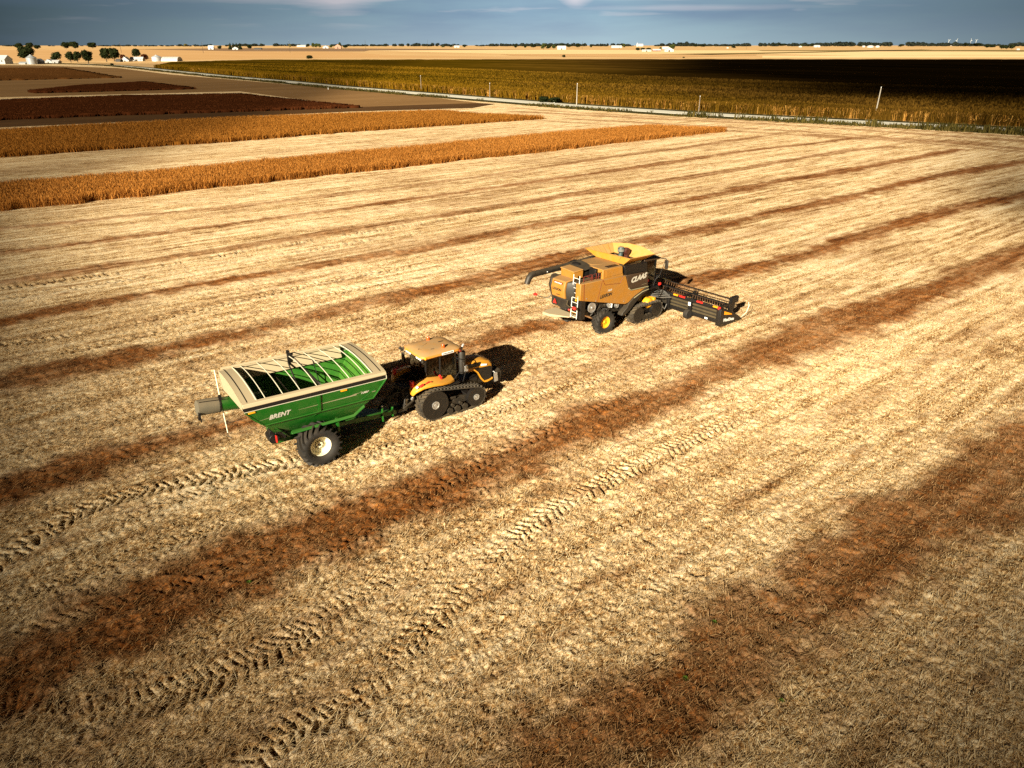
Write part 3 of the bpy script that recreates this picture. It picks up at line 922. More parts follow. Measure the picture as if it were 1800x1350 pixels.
# ------------------------------------------------------------------ loose straw on the near stubble
def straw():
    n = 430000
    # denser close to the camera where single stalks show
    yy = 11 + 38 * RNG.random(n) ** 1.5
    half = 9 + yy * 0.86
    xx = (RNG.random(n) * 2 - 1) * half
    h, w, tr = ground_eval(xx, yy)
    keep = (RNG.random(n) > 0.6 * tr) & (RNG.random(n) < 0.30 + 1.0 * vnoise(xx, yy, 0.8, 401) * vnoise(xx, yy, 0.25, 402) * 1.8)
    xx, yy, h, w = xx[keep], yy[keep], h[keep], w[keep]
    n = len(xx)
    L = RNG.gamma(2.6, 0.05, n).clip(0.05, 0.42)
    W = RNG.uniform(0.004, 0.0095, n)
    a = RNG.uniform(0, 2 * PI, n)
    al = RNG.random(n) < 0.35
    a = np.where(al, (PI / 2 - ROW) + RNG.normal(0, 0.45, n), a)
    tilt = np.abs(RNG.normal(0, 0.28, n))
    cx, cy = np.cos(a), np.sin(a)
    bend = RNG.normal(0, 0.25, n)
    z0 = h + 0.012
    P0 = np.stack([xx, yy, z0], 1)
    P1 = P0 + np.stack([cx * L * 0.5, cy * L * 0.5, L * 0.5 * np.sin(tilt) + 0.01], 1)
    c2, s2_ = np.cos(a + bend), np.sin(a + bend)
    P2 = P1 + np.stack([c2 * L * 0.5, s2_ * L * 0.5, L * 0.5 * np.sin(tilt) * 0.5], 1)
    S = np.stack([-cy * W, cx * W, np.zeros(n)], 1)
    V = np.stack([P0 - S, P0 + S, P1 + S, P1 - S, P2 + S * 0.6, P2 - S * 0.6], 1).reshape(-1, 3)
    k = np.arange(n)[:, None] * 6
    F = np.concatenate([k + np.array([[0, 1, 2, 3]]), k + np.array([[3, 2, 4, 5]])])
    tone = np.repeat(np.clip(RNG.normal(0.55, 0.22, n), 0, 1), 6)
    wv = np.repeat(w, 6)
    # cut stems still standing along the drilled rows, 0.38 m apart
    uu = np.arange(-60, 75, 0.11); vv = np.arange(-50, 50, 0.38)
    U_, V_ = np.meshgrid(uu, vv)
    U_ = (U_ + RNG.normal(0, 0.05, U_.shape)).ravel(); V_ = (V_ + RNG.normal(0, 0.035, V_.shape)).ravel()
    sx_, sy_ = U_ * UX + V_ * VX, U_ * UY + V_ * VY
    ok = (sy_ > 11) & (sy_ < 48) & (np.abs(sx_) < 9 + 0.86 * sy_) & (RNG.random(len(sx_)) < 0.55)
    sx_, sy_ = sx_[ok], sy_[ok]
    hs, ws, ts = ground_eval(sx_, sy_)
    ok = RNG.random(len(sx_)) > 0.8 * ts
    sx_, sy_, hs, ws = sx_[ok], sy_[ok], hs[ok], ws[ok]
    m = len(sx_)
    Hh = RNG.uniform(0.05, 0.15, m); aa = RNG.uniform(0, PI, m); rw = RNG.uniform(0.004, 0.008, m)
    tx, ty = RNG.normal(0, 0.03, m), RNG.normal(0, 0.03, m)
    dx_, dy_ = np.cos(aa) * rw, np.sin(aa) * rw
    zb = hs - 0.01
    SV = np.stack([np.stack([sx_ - dx_, sy_ - dy_, zb], 1), np.stack([sx_ + dx_, sy_ + dy_, zb], 1), np.stack([sx_ + dx_ + tx, sy_ + dy_ + ty, zb + Hh], 1), np.stack([sx_ - dx_ + tx, sy_ - dy_ + ty, zb + Hh], 1),
                   np.stack([sx_ + dy_, sy_ - dx_, zb], 1), np.stack([sx_ - dy_, sy_ + dx_, zb], 1), np.stack([sx_ - dy_ + tx, sy_ + dx_ + ty, zb + Hh], 1), np.stack([sx_ + dy_ + tx, sy_ - dx_ + ty, zb + Hh], 1)], 1).reshape(-1, 3)
    kk = np.arange(m)[:, None] * 8 + len(V)
    F = np.concatenate([F, kk + np.array([[0, 1, 2, 3]]), kk + np.array([[4, 5, 6, 7]])])
    V = np.concatenate([V, SV])
    tone = np.concatenate([tone, np.repeat(np.clip(RNG.normal(0.45, 0.2, m), 0, 1), 8)])
    wv = np.concatenate([wv, np.repeat(ws, 8)])
    t = NT('loose straw')
    tn, wd = t.attr('tone'), t.attr('wind')
    pale = t.ramp(tn, [(0.0, (0.16, 0.070, 0.018)), (0.45, (0.56, 0.36, 0.15)), (1.0, (0.88, 0.72, 0.45))])
    brn = t.ramp(tn, [(0.0, (0.04, 0.012, 0.003)), (0.6, (0.20, 0.078, 0.018)), (1.0, (0.50, 0.27, 0.10))])
    t.bsdf(t.mix(wd, pale, brn), 0.7, 0, 0.25)
    o = big_mesh('loose_straw', V, F, t.m, {'tone': tone, 'wind': wv})
    tag(o, 'loose straw and broken stalks lying on the near stubble', 'straw', kind='stuff')


straw()
# ------------------------------------------------------------------ running gear shared by the machines
def tyre_mb(rad, wid, rim_r, lugs, lug_h=0.055, lug_w=0.055, sweep=0.16):
    m = MB()
    h = wid / 2
    prof = [(rim_r, -h * 0.72), (rim_r + 0.03, -h * 0.84), (rad * 0.72, -h * 0.98), (rad * 0.86, -h), (rad * 0.94, -h * 0.94), (rad - 0.02, -h * 0.78), (rad, -h * 0.4),
            (rad, h * 0.4), (rad - 0.02, h * 0.78), (rad * 0.94, h * 0.94), (rad * 0.86, h), (rad * 0.72, h * 0.98), (rim_r + 0.03, h * 0.84), (rim_r, h * 0.72)]
    m.lathe(prof, n=48, close=True)
    for k in range(lugs):
        for sd_ in (-1, 1):
            a0 = 2 * PI * (k + (0.5 if sd_ > 0 else 0)) / lugs
            st = [(a0, -0.03 * sd_, rad), (a0 + sweep * 0.55, sd_ * h * 0.5, rad), (a0 + sweep, sd_ * h * 0.93, rad - 0.015), (a0 + sweep * 1.12, sd_ * h * 1.0, rad * 0.90)]
            secs = []
            for (a, y, r_) in st:
                da = lug_w / rad / 2
                secs.append([((r_ - 0.03) * math.cos(a - da), y, (r_ - 0.03) * math.sin(a - da)), ((r_ - 0.03) * math.cos(a + da), y, (r_ - 0.03) * math.sin(a + da)),
                             ((r_ + lug_h) * math.cos(a + da * 0.8), y, (r_ + lug_h) * math.sin(a + da * 0.8)), ((r_ + lug_h) * math.cos(a - da * 0.8), y, (r_ + lug_h) * math.sin(a - da * 0.8))])
            m.loft(secs)
    return m


def rim_mb(r, wid, out=-1, dish=0.5, bolts=10):
    """deep dish rim, dished face towards out (-1 = right side)"""
    m = MB()
    h = wid / 2 * 0.74
    o = out
    prof = [(r * 1.03, o * h), (r * 1.03, o * (h - 0.03)), (r * 0.93, o * (h - 0.06)), (r * 0.90, o * (h - dish * wid * 0.55)), (r * 0.62, o * (h - dish * wid * 0.62)), (r * 0.34, o * (h - dish * wid * 0.55)), (r * 0.30, o * (h - dish * wid * 0.42)), (0.02, o * (h - dish * wid * 0.40)),
            (0.02, -o * h * 0.4), (r * 0.9, -o * h * 0.6), (r * 0.9, -o * h), (r * 1.03, -o * h)]
    m.lathe(prof, n=36, close=True)
    return m


def hub_mb(r, y, out, bolts=10, br=0.018):
    m = MB()
    m.lathe([(r * 0.5, y), (r * 0.5, y + out * 0.05), (r * 0.3, y + out * 0.09), (0.01, y + out * 0.09)], n=20)
    for k in range(bolts):
        a = 2 * PI * k / bolts
        m.lathe([(br, y), (br, y + out * 0.05)], c=(r * math.cos(a), 0, r * math.sin(a)), n=6)
    return m


def hull(circles, n=64):
    pts = [(c[0] + c[2] * math.cos(2 * PI * k / n), c[1] + c[2] * math.sin(2 * PI * k / n)) for c in circles for k in range(n)]
    pts = sorted(set(pts))
    def half(ps):
        q = []
        for p in ps:
            while len(q) > 1 and (q[-1][0] - q[-2][0]) * (p[1] - q[-2][1]) - (q[-1][1] - q[-2][1]) * (p[0] - q[-2][0]) <= 0: q.pop()
            q.append(p)
        return q
    a, b = half(pts), half(pts[::-1])
    return a[:-1] + b[:-1]


class Loop:
    def __init__(s, pts):
        s.p = [Vector((q[0], q[1])) for q in pts]
        s.acc = [0.0]
        for i in range(len(s.p)): s.acc.append(s.acc[-1] + (s.p[(i + 1) % len(s.p)] - s.p[i]).length)
        s.L = s.acc[-1]

    def at(s, d):
        d %= s.L
        i = max(k for k in range(len(s.p)) if s.acc[k] <= d + 1e-9)
        a, b = s.p[i], s.p[(i + 1) % len(s.p)]
        t = (d - s.acc[i]) / max(s.acc[i + 1] - s.acc[i], 1e-9)
        q = a.lerp(b, t)
        e = (b - a).normalized()
        return q, Vector((e.y, -e.x))     # point, outward normal (counter clockwise loop)


def belt_mb(circles, y0, y1, th, nlug, lug_h, chev=0.16, lug_w=0.07):
    lp = Loop(hull(circles))
    m = MB()
    N = 96
    secs = []
    for k in range(N):
        q, nn = lp.at(lp.L * k / N)
        a, b = q, q + nn * th
        secs.append([(a.x, y0, a.y), (b.x, y0, b.y), (b.x, y1, b.y), (a.x, y1, a.y)])
    secs.append(secs[0])
    m.loft(secs, cap=False)
    yc = (y0 + y1) / 2
    for k in range(nlug):
        for sd_ in (-1, 1):
            d0 = lp.L * (k + (0.5 if sd_ > 0 else 0)) / nlug
            ss = []
            for (dd, y) in ((0, yc - sd_ * 0.02), (-chev, yc + sd_ * (y1 - y0) / 2 * 0.98)):
                P = []
                for (e, hh) in ((-lug_w / 2, th * 0.6), (lug_w / 2, th * 0.6), (lug_w / 2 * 0.75, th + lug_h), (-lug_w / 2 * 0.75, th + lug_h)):
                    q, nn = lp.at(d0 + dd + e)
                    z = q + nn * hh
                    P.append((z.x, y, z.y))
                ss.append(P)
            m.loft(ss)
    return m


def wheel_disc(m, c, r, y0, y1, out, spokes=0):
    """solid idler with raised lip and recessed web on its outer face"""
    yo, yi = (y0, y1) if out < 0 else (y1, y0)
    w = abs(y1 - y0)
    prof = [(r, yi), (r, yo), (r * 0.90, yo), (r * 0.84, yo - out * w * 0.25), (r * 0.45, yo - out * w * 0.30), (r * 0.36, yo - out * w * 0.05), (r * 0.16, yo - out * w * 0.03), (0.01, yo - out * w * 0.06), (0.01, yi)]
    m.lathe(prof, c=(c[0], 0, c[1]), n=32)
    return m


def hub_ring(c, r, y, out):
    m = MB()
    m.lathe([(r, y), (r, y + out * 0.03), (r * 0.72, y + out * 0.03), (r * 0.66, y + out * 0.012), (r * 0.42, y + out * 0.012), (r * 0.38, y + out * 0.05), (0.01, y + out * 0.05)], c=(c[0], 0, c[1]), n=24)
    for k in range(8):
        a = 2 * PI * k / 8
        m.lathe([(0.014, y), (0.014, y + out * 0.05)], c=(c[0] + r * 0.85 * math.cos(a), 0, c[1] + r * 0.85 * math.sin(a)), n=6)
    return m


def heading(az):
    return PI / 2 - R(az)


# ================================================================== combine harvester
def build_combine():
    root = empty('combine_harvester', (7.30, 43.92, 0), heading(50.5))
    tag(root, 'yellow combine harvester with folded unloading auger, open grain tank and wide black header', 'combine')
    Yl, Dk, Br = M['yellow'], M['dark'], M['brown_dark']

    # inner body behind the panels
    b = MB()
    b.py([(-5.5, 2.2), (-5.3, 1.5), (-4.2, 1.15), (-2.2, 0.95), (0.6, 1.0), (0.9, 1.5), (0.1, 2.0), (0.1, 3.3), (-2.0, 3.35), (-5.5, 3.2)], -1.12, 1.12)
    b.build('chassis', M['dark_dusty'], root, 0.02)
    # frame clutter under the side panel
    ck = MB()
    for k in range(16):
        x = -5.0 + 0.27 * k
        ck.rbox((x, -1.16 - 0.06 * random.random(), 1.25 + 0.55 * random.random() - 0.05 * k * 0.5 + 0.3), (0.12 + 0.2 * random.random(), 0.14, 0.10 + 0.3 * random.random()), (0, random.uniform(-0.7, 0.7), 0))
    for k in range(7):
        x0 = random.uniform(-5, -2.4); z0 = random.uniform(1.1, 2.1)
        ck.tube([(x0, -1.2, z0), (x0 + random.uniform(0.2, 0.7), -1.3, z0 + random.uniform(-0.4, 0.4)), (x0 + random.uniform(0.5, 1.2), -1.18, z0 + random.uniform(-0.4, 0.3))], 0.03, 6)
    ck.build('drive_gear', M['dark_dusty'], root)
    pl = MB()
    for (x, z, r_) in ((-4.6, 1.75, 0.30), (-3.1, 1.65, 0.22), (-2.5, 1.45, 0.16)):
        pl.lathe([(r_, -1.30), (r_, -1.38), (r_ * 0.85, -1.36), (r_ * 0.3, -1.36), (r_ * 0.25, -1.42), (0.01, -1.42)], c=(x, 0, z), n=20)
    build_split(pl, 'belt_pulley', M['steel'], root)

    # side panels
    side = [(-5.82, 2.48), (-5.80, 3.42), (-4.1, 3.36), (-2.1, 3.24), (-1.78, 2.42), (-1.62, 2.28), (-0.06, 2.20), (-0.56, 2.02), (-1.30, 1.76), (-1.72, 1.50), (-2.02, 1.46)]
    for sd_, nm in ((-1, 'r'), (1, 'l')):
        m = MB()
        m.py(side if sd_ < 0 else [(-4.3, 2.15), (-4.3, 3.30)] + side[3:], sd_ * 1.18, sd_ * 1.58)
        p = m.build('side_panel', Yl, root, 0.035)
        if sd_ < 0:
            s = MB()
            q = [(-4.05, 3.36), (-3.86, 3.02), (-2.58, 2.88), (-2.36, 3.25)]
            for a, c in zip(q[:-1], q[1:]):
                s.tube([(a[0], -1.585, a[1]), (c[0], -1.585, c[1])], 0.012, 5)
            s.tube([(-4.1, -1.585, 3.34), (-4.42, -1.585, 2.14)], 0.007, 5)
            s.tube([(-5.55, -1.585, 3.40), (-5.52, -1.585, 2.42)], 0.014, 5)
            build_split(s, 'seam', M['dark_red'], p)
            lettering('LEXION', 0.27, M['black_letter'], p, (-4.22, -1.584, 2.26), (1, 0, 0.04), (0.0, 0, 1), shear=0.25, bold=0.008, width=1.0)
            lettering('760', 0.17, M['grey_letter'], p, (-3.62, -1.584, 2.56), (1, 0, 0.04), (0, 0, 1), shear=0.25, bold=0.003, width=0.36)
            lk = MB()
            for (x, z) in ((-4.55, 2.20), (-2.15, 1.68), (-5.3, 2.5)):
                lk.lathe([(0.03, -1.57), (0.03, -1.60), (0.01, -1.605)], c=(x, 0, z), n=10)
            build_split(lk, 'latch', M['steel'], p)
    # dark swept trim under the front of the panel
    for sd_ in (-1, 1):
        t = MB()
        t.py([(-0.02, 2.19), (-0.02, 1.94), (-0.55, 1.78), (-1.05, 1.44), (-1.55, 1.02), (-2.0, 0.78), (-2.3, 0.80), (-2.22, 0.98), (-1.85, 1.22), (-1.70, 1.48), (-1.30, 1.74), (-0.56, 2.0)], sd_ * 1.25, sd_ * 1.63)
        tr = t.build('fender_trim', M['dark_dusty'], root, 0.03)
        e = MB()
        e.tube([(-1.80, sd_ * 1.60, 2.42), (-1.62, sd_ * 1.60, 2.27), (-0.75, sd_ * 1.60, 2.22), (-0.05, sd_ * 1.60, 2.19)], 0.035, 6)
        e.tube([(-0.02, sd_ * 1.62, 2.02), (-0.58, sd_ * 1.62, 1.96), (-1.30, sd_ * 1.63, 1.72)], 0.03, 6)
        build_split(e, 'trim_edge', M['olive_trim'], tr)

    # dark tank side
    for sd_ in (-1, 1):
        m = MB()
        m.py([(-2.05, 3.24), (-1.76, 2.42), (-1.60, 2.30), (-0.02, 2.22), (-0.14, 3.12)], sd_ * 1.2, sd_ * 1.575)
        p = m.build('tank_side', Br, root, 0.03)
        m = MB()
        m.py([(-2.20, 3.78), (-2.06, 3.27), (-0.15, 3.15), (-0.20, 3.72)], sd_ * 1.2, sd_ * 1.52)
        m.build('upper_tank_side', M['dark'], root, 0.03)
        if sd_ < 0:
            lettering('CLAAS', 0.42, M['grey_letter'], p, (-1.62, -1.580, 2.70), (1, 0, 0.075), (0, 0, 1), shear=0.32, bold=0.022, width=1.38)
            q = MB(); q.box(-0.62, -0.2, -1.578, -1.57, 2.40, 2.415); q.build('small_marking', M['olive_trim'], p)

    # raised grille block over the panel
    g = MB()
    g.loft([[(-3.95, -1.50, 3.33), (-2.22, -1.50, 3.22), (-2.22, -0.3, 3.22), (-3.95, -0.3, 3.33)],
            [(-3.90, -1.42, 3.88), (-2.32, -1.42, 3.84), (-2.32, -0.3, 3.86), (-3.90, -0.3, 3.90)]])
    gr = g.build('radiator_housing', Yl, root, 0.03)
    g = MB()
    for k in range(26):
        x = -3.70 + k * 0.053
        g.hexa([(x, -1.508, 3.42), (x + 0.022, -1.508, 3.42), (x + 0.022, -1.48, 3.42), (x, -1.48, 3.42),
                (x + 0.02, -1.456, 3.80), (x + 0.042, -1.456, 3.80), (x + 0.042, -1.42, 3.80), (x + 0.02, -1.42, 3.80)])
    g.build('grille', Yl, gr)
    g = MB(); g.rbox((-2.92, -1.15, 3.885), (0.85, 0.28, 0.03), (0, 0.03, 0)); g.build('air_slot', Dk, gr)

    # engine hood / roof ahead of the deck
    h = MB()
    h.loft([[(-3.9, -0.35, 3.35), (-1.85, -0.9, 3.35), (-1.85, 1.15, 3.35), (-3.9, 1.1, 3.35)],
            [(-3.75, -0.35, 3.93), (-1.95, -0.9, 3.80), (-1.95, 1.05, 3.80), (-3.65, 0.9, 3.90)]])
    h.build('engine_hood', Yl, root, 0.05)

    # grain tank extension: four flared flaps
    zb, zt = 3.80, 4.22
    B = [(-1.95, 1.05), (-1.95, -1.20), (-0.35, -1.25), (-0.35, 1.05)]
    T_ = [(-2.22, 1.74, 4.24), (-1.98, -1.72, 4.24), (0.18, -1.76, 4.18), (0.14, 1.68, 4.20)]
    names = []
    for k in range(4):
        k2 = (k + 1) % 4
        a, b2, c, d = (*B[k], zb), (*B[k2], zb), T_[k2], T_[k]
        m = MB()
        if k == 2:       # front flap carries a raised middle
            m.sheet([a, b2, (0.14, 1.68, 4.20), (0.25, 0.5, 4.38), (0.25, -0.65, 4.40), (0.18, -1.76, 4.18)][:2] + [(0.14, 1.68, 4.20), (0.25, 0.5, 4.38), (0.25, -0.65, 4.40), (0.18, -1.76, 4.18)], 0.03)
        else:
            m.sheet([a, b2, c, d], 0.03)
        f = m.build('tank_flap', M['flap'], root, 0)
        rb = MB()
        for j in range(1, 5):
            s = j / 5.0
            p0 = Vector(a).lerp(Vector(b2), s); p1 = Vector(d).lerp(Vector(c), s)
            nn = (Vector(b2) - Vector(a)).cross(Vector(d) - Vector(a)).normalized()
            sg = -1 if nn.dot(Vector((-1.1, 0, 4)) - p1) < 0 else 1
            rb.tube([p0 + nn * sg * 0.03, p1 + nn * sg * 0.03], 0.022, 5)
        rb.tube([Vector(d) + Vector((0, 0, 0.01)), Vector(c) + Vector((0, 0, 0.01))], 0.025, 6)
        rb.build('flap_rib', Yl, f)
    tb = MB(); tb.box(-1.9, -0.4, -1.15, 1.0, 3.55, 3.70); tb.build('tank_floor', M['olive'], root)
    # fill auger head inside the open tank
    fa = MB()
    fa.tube([(-0.95, 0.05, 3.6), (-0.85, 0.05, 4.10)], 0.14, 14)
    fa.lathe([(0.14, 4.08), (0.21, 4.16), (0.21, 4.34), (0.17, 4.42), (0.01, 4.44)], c=(-0.85, 0.05, 0), axis='z', n=18)
    f = fa.build('fill_auger', M['teal'], root)
    q = MB(); q.lathe([(0.215, 4.17), (0.215, 4.32)], c=(-0.85, 0.05, 0), axis='z', n=18); q.lathe([(0.20, 4.33), (0.17, 4.425), (0.01, 4.45)], c=(-0.85, 0.05, 0), axis='z', n=18)
    q.build('auger_cap', M['cap_grey'], f)
    q = MB(); q.lathe([(0.06, -0.16), (0.20, -0.14), (0.22, 0.0), (0.20, 0.14), (0.06, 0.16)], c=(-0.55, -0.12, 4.16), n=18); q.box(-0.62, -0.45, -0.24, 0.0, 3.7, 4.1)
    q.build('drive_cover', M['dark_red2'], f)

    # cab
    c = MB()
    c.px([(-1.05, 1.75), (1.05, 1.75), (1.1, 2.15), (-1.1, 2.15)], -0.05, 1.15)
    cab = c.build('cab', Dk, root, 0.03)
    r_ = MB()
    r_.loft([[(-0.25, -1.32, 3.66), (1.25, -1.22, 3.56), (1.25, 1.22, 3.56), (-0.25, 1.32, 3.66)], [(-0.25, -1.36, 3.80), (1.42, -1.25, 3.66), (1.42, 1.25, 3.66), (-0.25, 1.36, 3.80)], [(-0.25, -1.1, 3.92), (1.2, -1.0, 3.78), (1.2, 1.0, 3.78), (-0.25, 1.1, 3.92)]])
    r_.build('cab_roof', Br, cab, 0.03)
    pl = MB()
    for y in (-1.08, 1.08):
        pl.tube([(0.02, y, 2.1), (-0.02, y, 3.66)], 0.05, 6)
        pl.tube([(1.12, y * 0.96, 2.1), (1.16, y, 3.6)], 0.035, 6)
    build_split(pl, 'cab_pillar', Dk, cab)
    for sd_ in (-1, 1):
        w_ = MB(); w_.sheet([(0.06, sd_ * 1.10, 2.16), (1.10, sd_ * 1.06, 2.16), (1.14, sd_ * 1.09, 3.56), (0.03, sd_ * 1.10, 3.62)], 0.02); w_.build('side_window', M['glass_green'], cab)
    w_ = MB(); w_.loft([[(1.14, -1.02, 2.14), (1.26, -0.5, 2.1), (1.30, 0, 2.1), (1.26, 0.5, 2.1), (1.14, 1.02, 2.14)], [(1.16, -1.05, 3.56), (1.30, -0.5, 3.58), (1.34, 0, 3.58), (1.30, 0.5, 3.58), (1.16, 1.05, 3.56)]], cap=False, closed=False)
    w_.build('windscreen', M['glass_green'], cab)
    st = MB(); st.box(0.2, 0.65, -0.28, 0.28, 2.15, 2.55); st.box(0.15, 0.3, -0.28, 0.28, 2.5, 3.15); st.build('driver_seat', M['seat'], cab, 0.04)
    st = MB(); st.tube([(1.0, 0, 2.15), (0.85, 0, 2.75)], 0.04, 6); st.lathe([(0.2, 0.0), (0.2, 0.03), (0.16, 0.03), (0.16, 0.0)], c=(0.85, 0, 2.75), axis='z', n=20, close=True); st.build('steering_wheel', Dk, cab)
    # mirrors on long arms ahead of the cab
    for sd_ in (-1, 1):
        a = MB(); a.tube([(1.35, sd_ * 1.15, 3.62), (1.62, sd_ * 1.45, 3.58), (1.66, sd_ * 1.5, 3.50)], 0.025, 6)
        a.tube([(1.2, sd_ * 1.05, 2.2), (1.45, sd_ * 1.2, 2.5), (1.62, sd_ * 1.42, 3.5)], 0.02, 6)
        p = a.build('mirror_arm', Dk, root)
        a = MB(); a.box(1.62, 1.70, sd_ * 1.38, sd_ * 1.62, 2.95, 3.50); a.build('mirror', M['dark_dusty'], p, 0.03)
    # steps, platform and hoses on the near side of the cab
    s = MB()
    s.tube([(0.3, -1.35, 2.1), (0.95, -1.45, 2.15), (1.2, -1.5, 1.7), (1.15, -1.5, 1.2)], 0.025, 6)
    s.tube([(0.55, -1.5, 2.1), (0.7, -1.62, 2.75), (1.1, -1.55, 2.7)], 0.02, 6)
    s.box(0.1, 1.1, -1.5, -1.1, 1.90, 1.97)
    s.build('cab_platform', Dk, root)
    s = MB(); s.box(1.1, 1.28, -1.52, -1.42, 2.0, 2.16); s.build('tail_lamp', M['red'], root, 0.02)

    # deck, engine bay, hand rails
    d = MB(); d.box(-5.5, -3.9, -1.15, 1.1, 3.20, 3.26); d.build('engine_deck', M['olive'], root)
    e = MB(); e.box(-4.15, -3.95, -1.05, -0.55, 3.26, 3.86); e.box(-4.6, -4.0, -0.5, 0.5, 3.26, 3.62); e.rbox((-4.2, 0.35, 3.66), (0.8, 0.5, 0.3), (0, 0.1, 0.2)); e.lathe([(0.2, 0.2), (0.26, 0.35), (0.26, 0.65), (0.2, 0.8)], c=(-4.15, 0, 3.72), n=18)
    e.build('engine', Dk, root, 0.02)
    e = MB(); e.sheet([(-4.75, -0.55, 3.78), (-3.75, -0.62, 3.88), (-3.55, 0.85, 3.96), (-4.65, 0.95, 3.86)], 0.06); e.build('engine_cover', M['dark_dusty'], root, 0.02)
    hr = MB()
    for (x0, x1) in ((-5.35, -4.75), (-4.65, -4.35), (-4.15, -3.85)):
        hr.tube([(x0, -1.32, 3.28), (x0, -1.34, 3.72), (x1, -1.34, 3.75), (x1, -1.32, 3.3)], 0.018, 6)
    hr.tube([(-5.35, -1.34, 3.5), (-3.85, -1.34, 3.52)], 0.015, 6)
    hr.tube([(-4.6, -1.3, 3.5), (-4.62, -0.8, 3.5)], 0.015, 6)
    hr.build('hand_rail', M['dark_red'], root)
    e = MB(); e.lathe([(0.12, 3.26), (0.12, 3.62), (0.09, 3.68)], c=(-3.98, -1.2, 0), axis='z', n=14); e.build('exhaust_stub', Dk, root)

    # rear hood with the two dark corner shields
    h = MB()
    h.loft([[(-6.02, -0.52, 2.36), (-6.02, 0.55, 2.36), (-5.3, 0.60, 2.2), (-5.3, -0.60, 2.2)],
            [(-6.10, -0.54, 2.9), (-6.10, 0.57, 2.9), (-5.3, 0.62, 2.9), (-5.3, -0.62, 2.9)],
            [(-5.98, -0.53, 3.36), (-5.98, 0.56, 3.36), (-5.3, 0.60, 3.44), (-5.3, -0.60, 3.44)]])
    rh = h.build('rear_hood', Yl, root, 0.05)
    lettering('LEXION', 0.2, M['black_letter'], rh, (-6.10, 0.42, 2.78), (0, -1, 0), (-0.05, 0, 1), shear=0.2, bold=0.004, width=0.74)
    q = MB()
    q.hexa([(-6.06, -0.34, 3.16), (-6.06, 0.36, 3.16), (-6.0, 0.36, 3.16), (-6.0, -0.34, 3.16), (-6.045, -0.34, 3.27), (-6.045, 0.36, 3.27), (-5.98, 0.36, 3.27), (-5.98, -0.34, 3.27)])
    q.build('air_slot', M['dark_red'], rh)
    q = MB()
    for k in range(5):
        q.box(-6.075, -6.05, -0.28 + k * 0.12, -0.22 + k * 0.12, 3.185, 3.245)
    build_split(q, 'slot_lamp', M['lens'], rh)
    q = MB(); q.box(-6.085, -6.06, -0.2, 0.1, 2.52, 2.55); q.build('small_marking', M['black_letter'], rh)
    for sd_ in (-1, 1):
        h = MB()
        h.loft([[(-5.98, sd_ * 0.62 + 0.01, 2.30), (-5.66, sd_ * 1.02, 2.25), (-5.3, sd_ * 1.06, 2.25), (-5.3, sd_ * 0.62, 2.3)],
                [(-6.08, sd_ * 0.64 + 0.01, 2.85), (-5.80, sd_ * 1.10, 2.85), (-5.3, sd_ * 1.14, 2.85), (-5.3, sd_ * 0.62, 2.85)],
                [(-5.95, sd_ * 0.63 + 0.01, 3.36), (-5.66, sd_ * 1.04, 3.42), (-5.3, sd_ * 1.06, 3.44), (-5.3, sd_ * 0.62, 3.4)]])
        h.build('corner_shield', M['dark_dusty'], root, 0.05)
    bx = MB()
    bx.loft([[(-5.36, -0.56, 3.40), (-4.72, -0.62, 3.40), (-4.72, 0.5, 3.40), (-5.36, 0.5, 3.40)], [(-5.38, -0.56, 3.78), (-4.72, -0.64, 3.84), (-4.72, 0.46, 3.88), (-5.38, 0.5, 3.84)],
             [(-5.44, -0.60, 3.80), (-4.70, -0.66, 3.86), (-4.70, 0.50, 3.91), (-5.44, 0.54, 3.87)], [(-5.40, -0.56, 3.86), (-4.74, -0.62, 3.91), (-4.74, 0.46, 3.95), (-5.40, 0.5, 3.92)]])
    bx.build('air_box', Yl, root, 0.02)

    # ladder
    l = MB()
    for y in (-0.92, -1.40):
        l.tube([(-5.88, y, 1.36), (-5.72, y, 3.86)], 0.024, 6)
    for k in range(9):
        s = (k + 0.3) / 9.0
        l.tube([(-5.88 + 0.16 * s, -0.92, 1.36 + 2.5 * s), (-5.88 + 0.16 * s, -1.40, 1.36 + 2.5 * s)], 0.018, 6)
    l.build('ladder', M['white'], root)
    l = MB(); l.box(-5.62, -5.30, -1.50, -1.14, 1.25, 2.45); l.build('rear_corner_panel', M['dark'], root)
    l = MB(); l.box(-5.66, -5.5, -1.12, -0.62, 2.3, 3.2); l.build('rear_inner_panel', M['orange_rim'], root)

    # chaff spreader plate, warning triangle, lamps on arms
    s = MB()
    s.pz([(-6.45, 0.86), (-6.0, 0.98), (-5.3, 0.95), (-5.35, -0.85), (-5.9, -0.80), (-6.45, 0.3)], 1.28, 1.34)
    s.pz([(-6.45, 0.86), (-5.35, 0.95), (-5.35, -0.85), (-5.5, -0.8), (-6.4, 0.3)], 1.17, 1.28)
    s.build('spreader_plate', M['beige'], root, 0.02)
    s = MB(); s.box(-5.85, -5.3, -0.7, 0.75, 1.72, 2.28); s.build('chopper_housing', M['dark_dusty'], root, 0.05)
    s = MB(); s.px([(0.18, 1.92), (0.46, 1.92), (0.32, 2.18)], -6.0, -5.97); s.build('warning_triangle', M['red'], root)
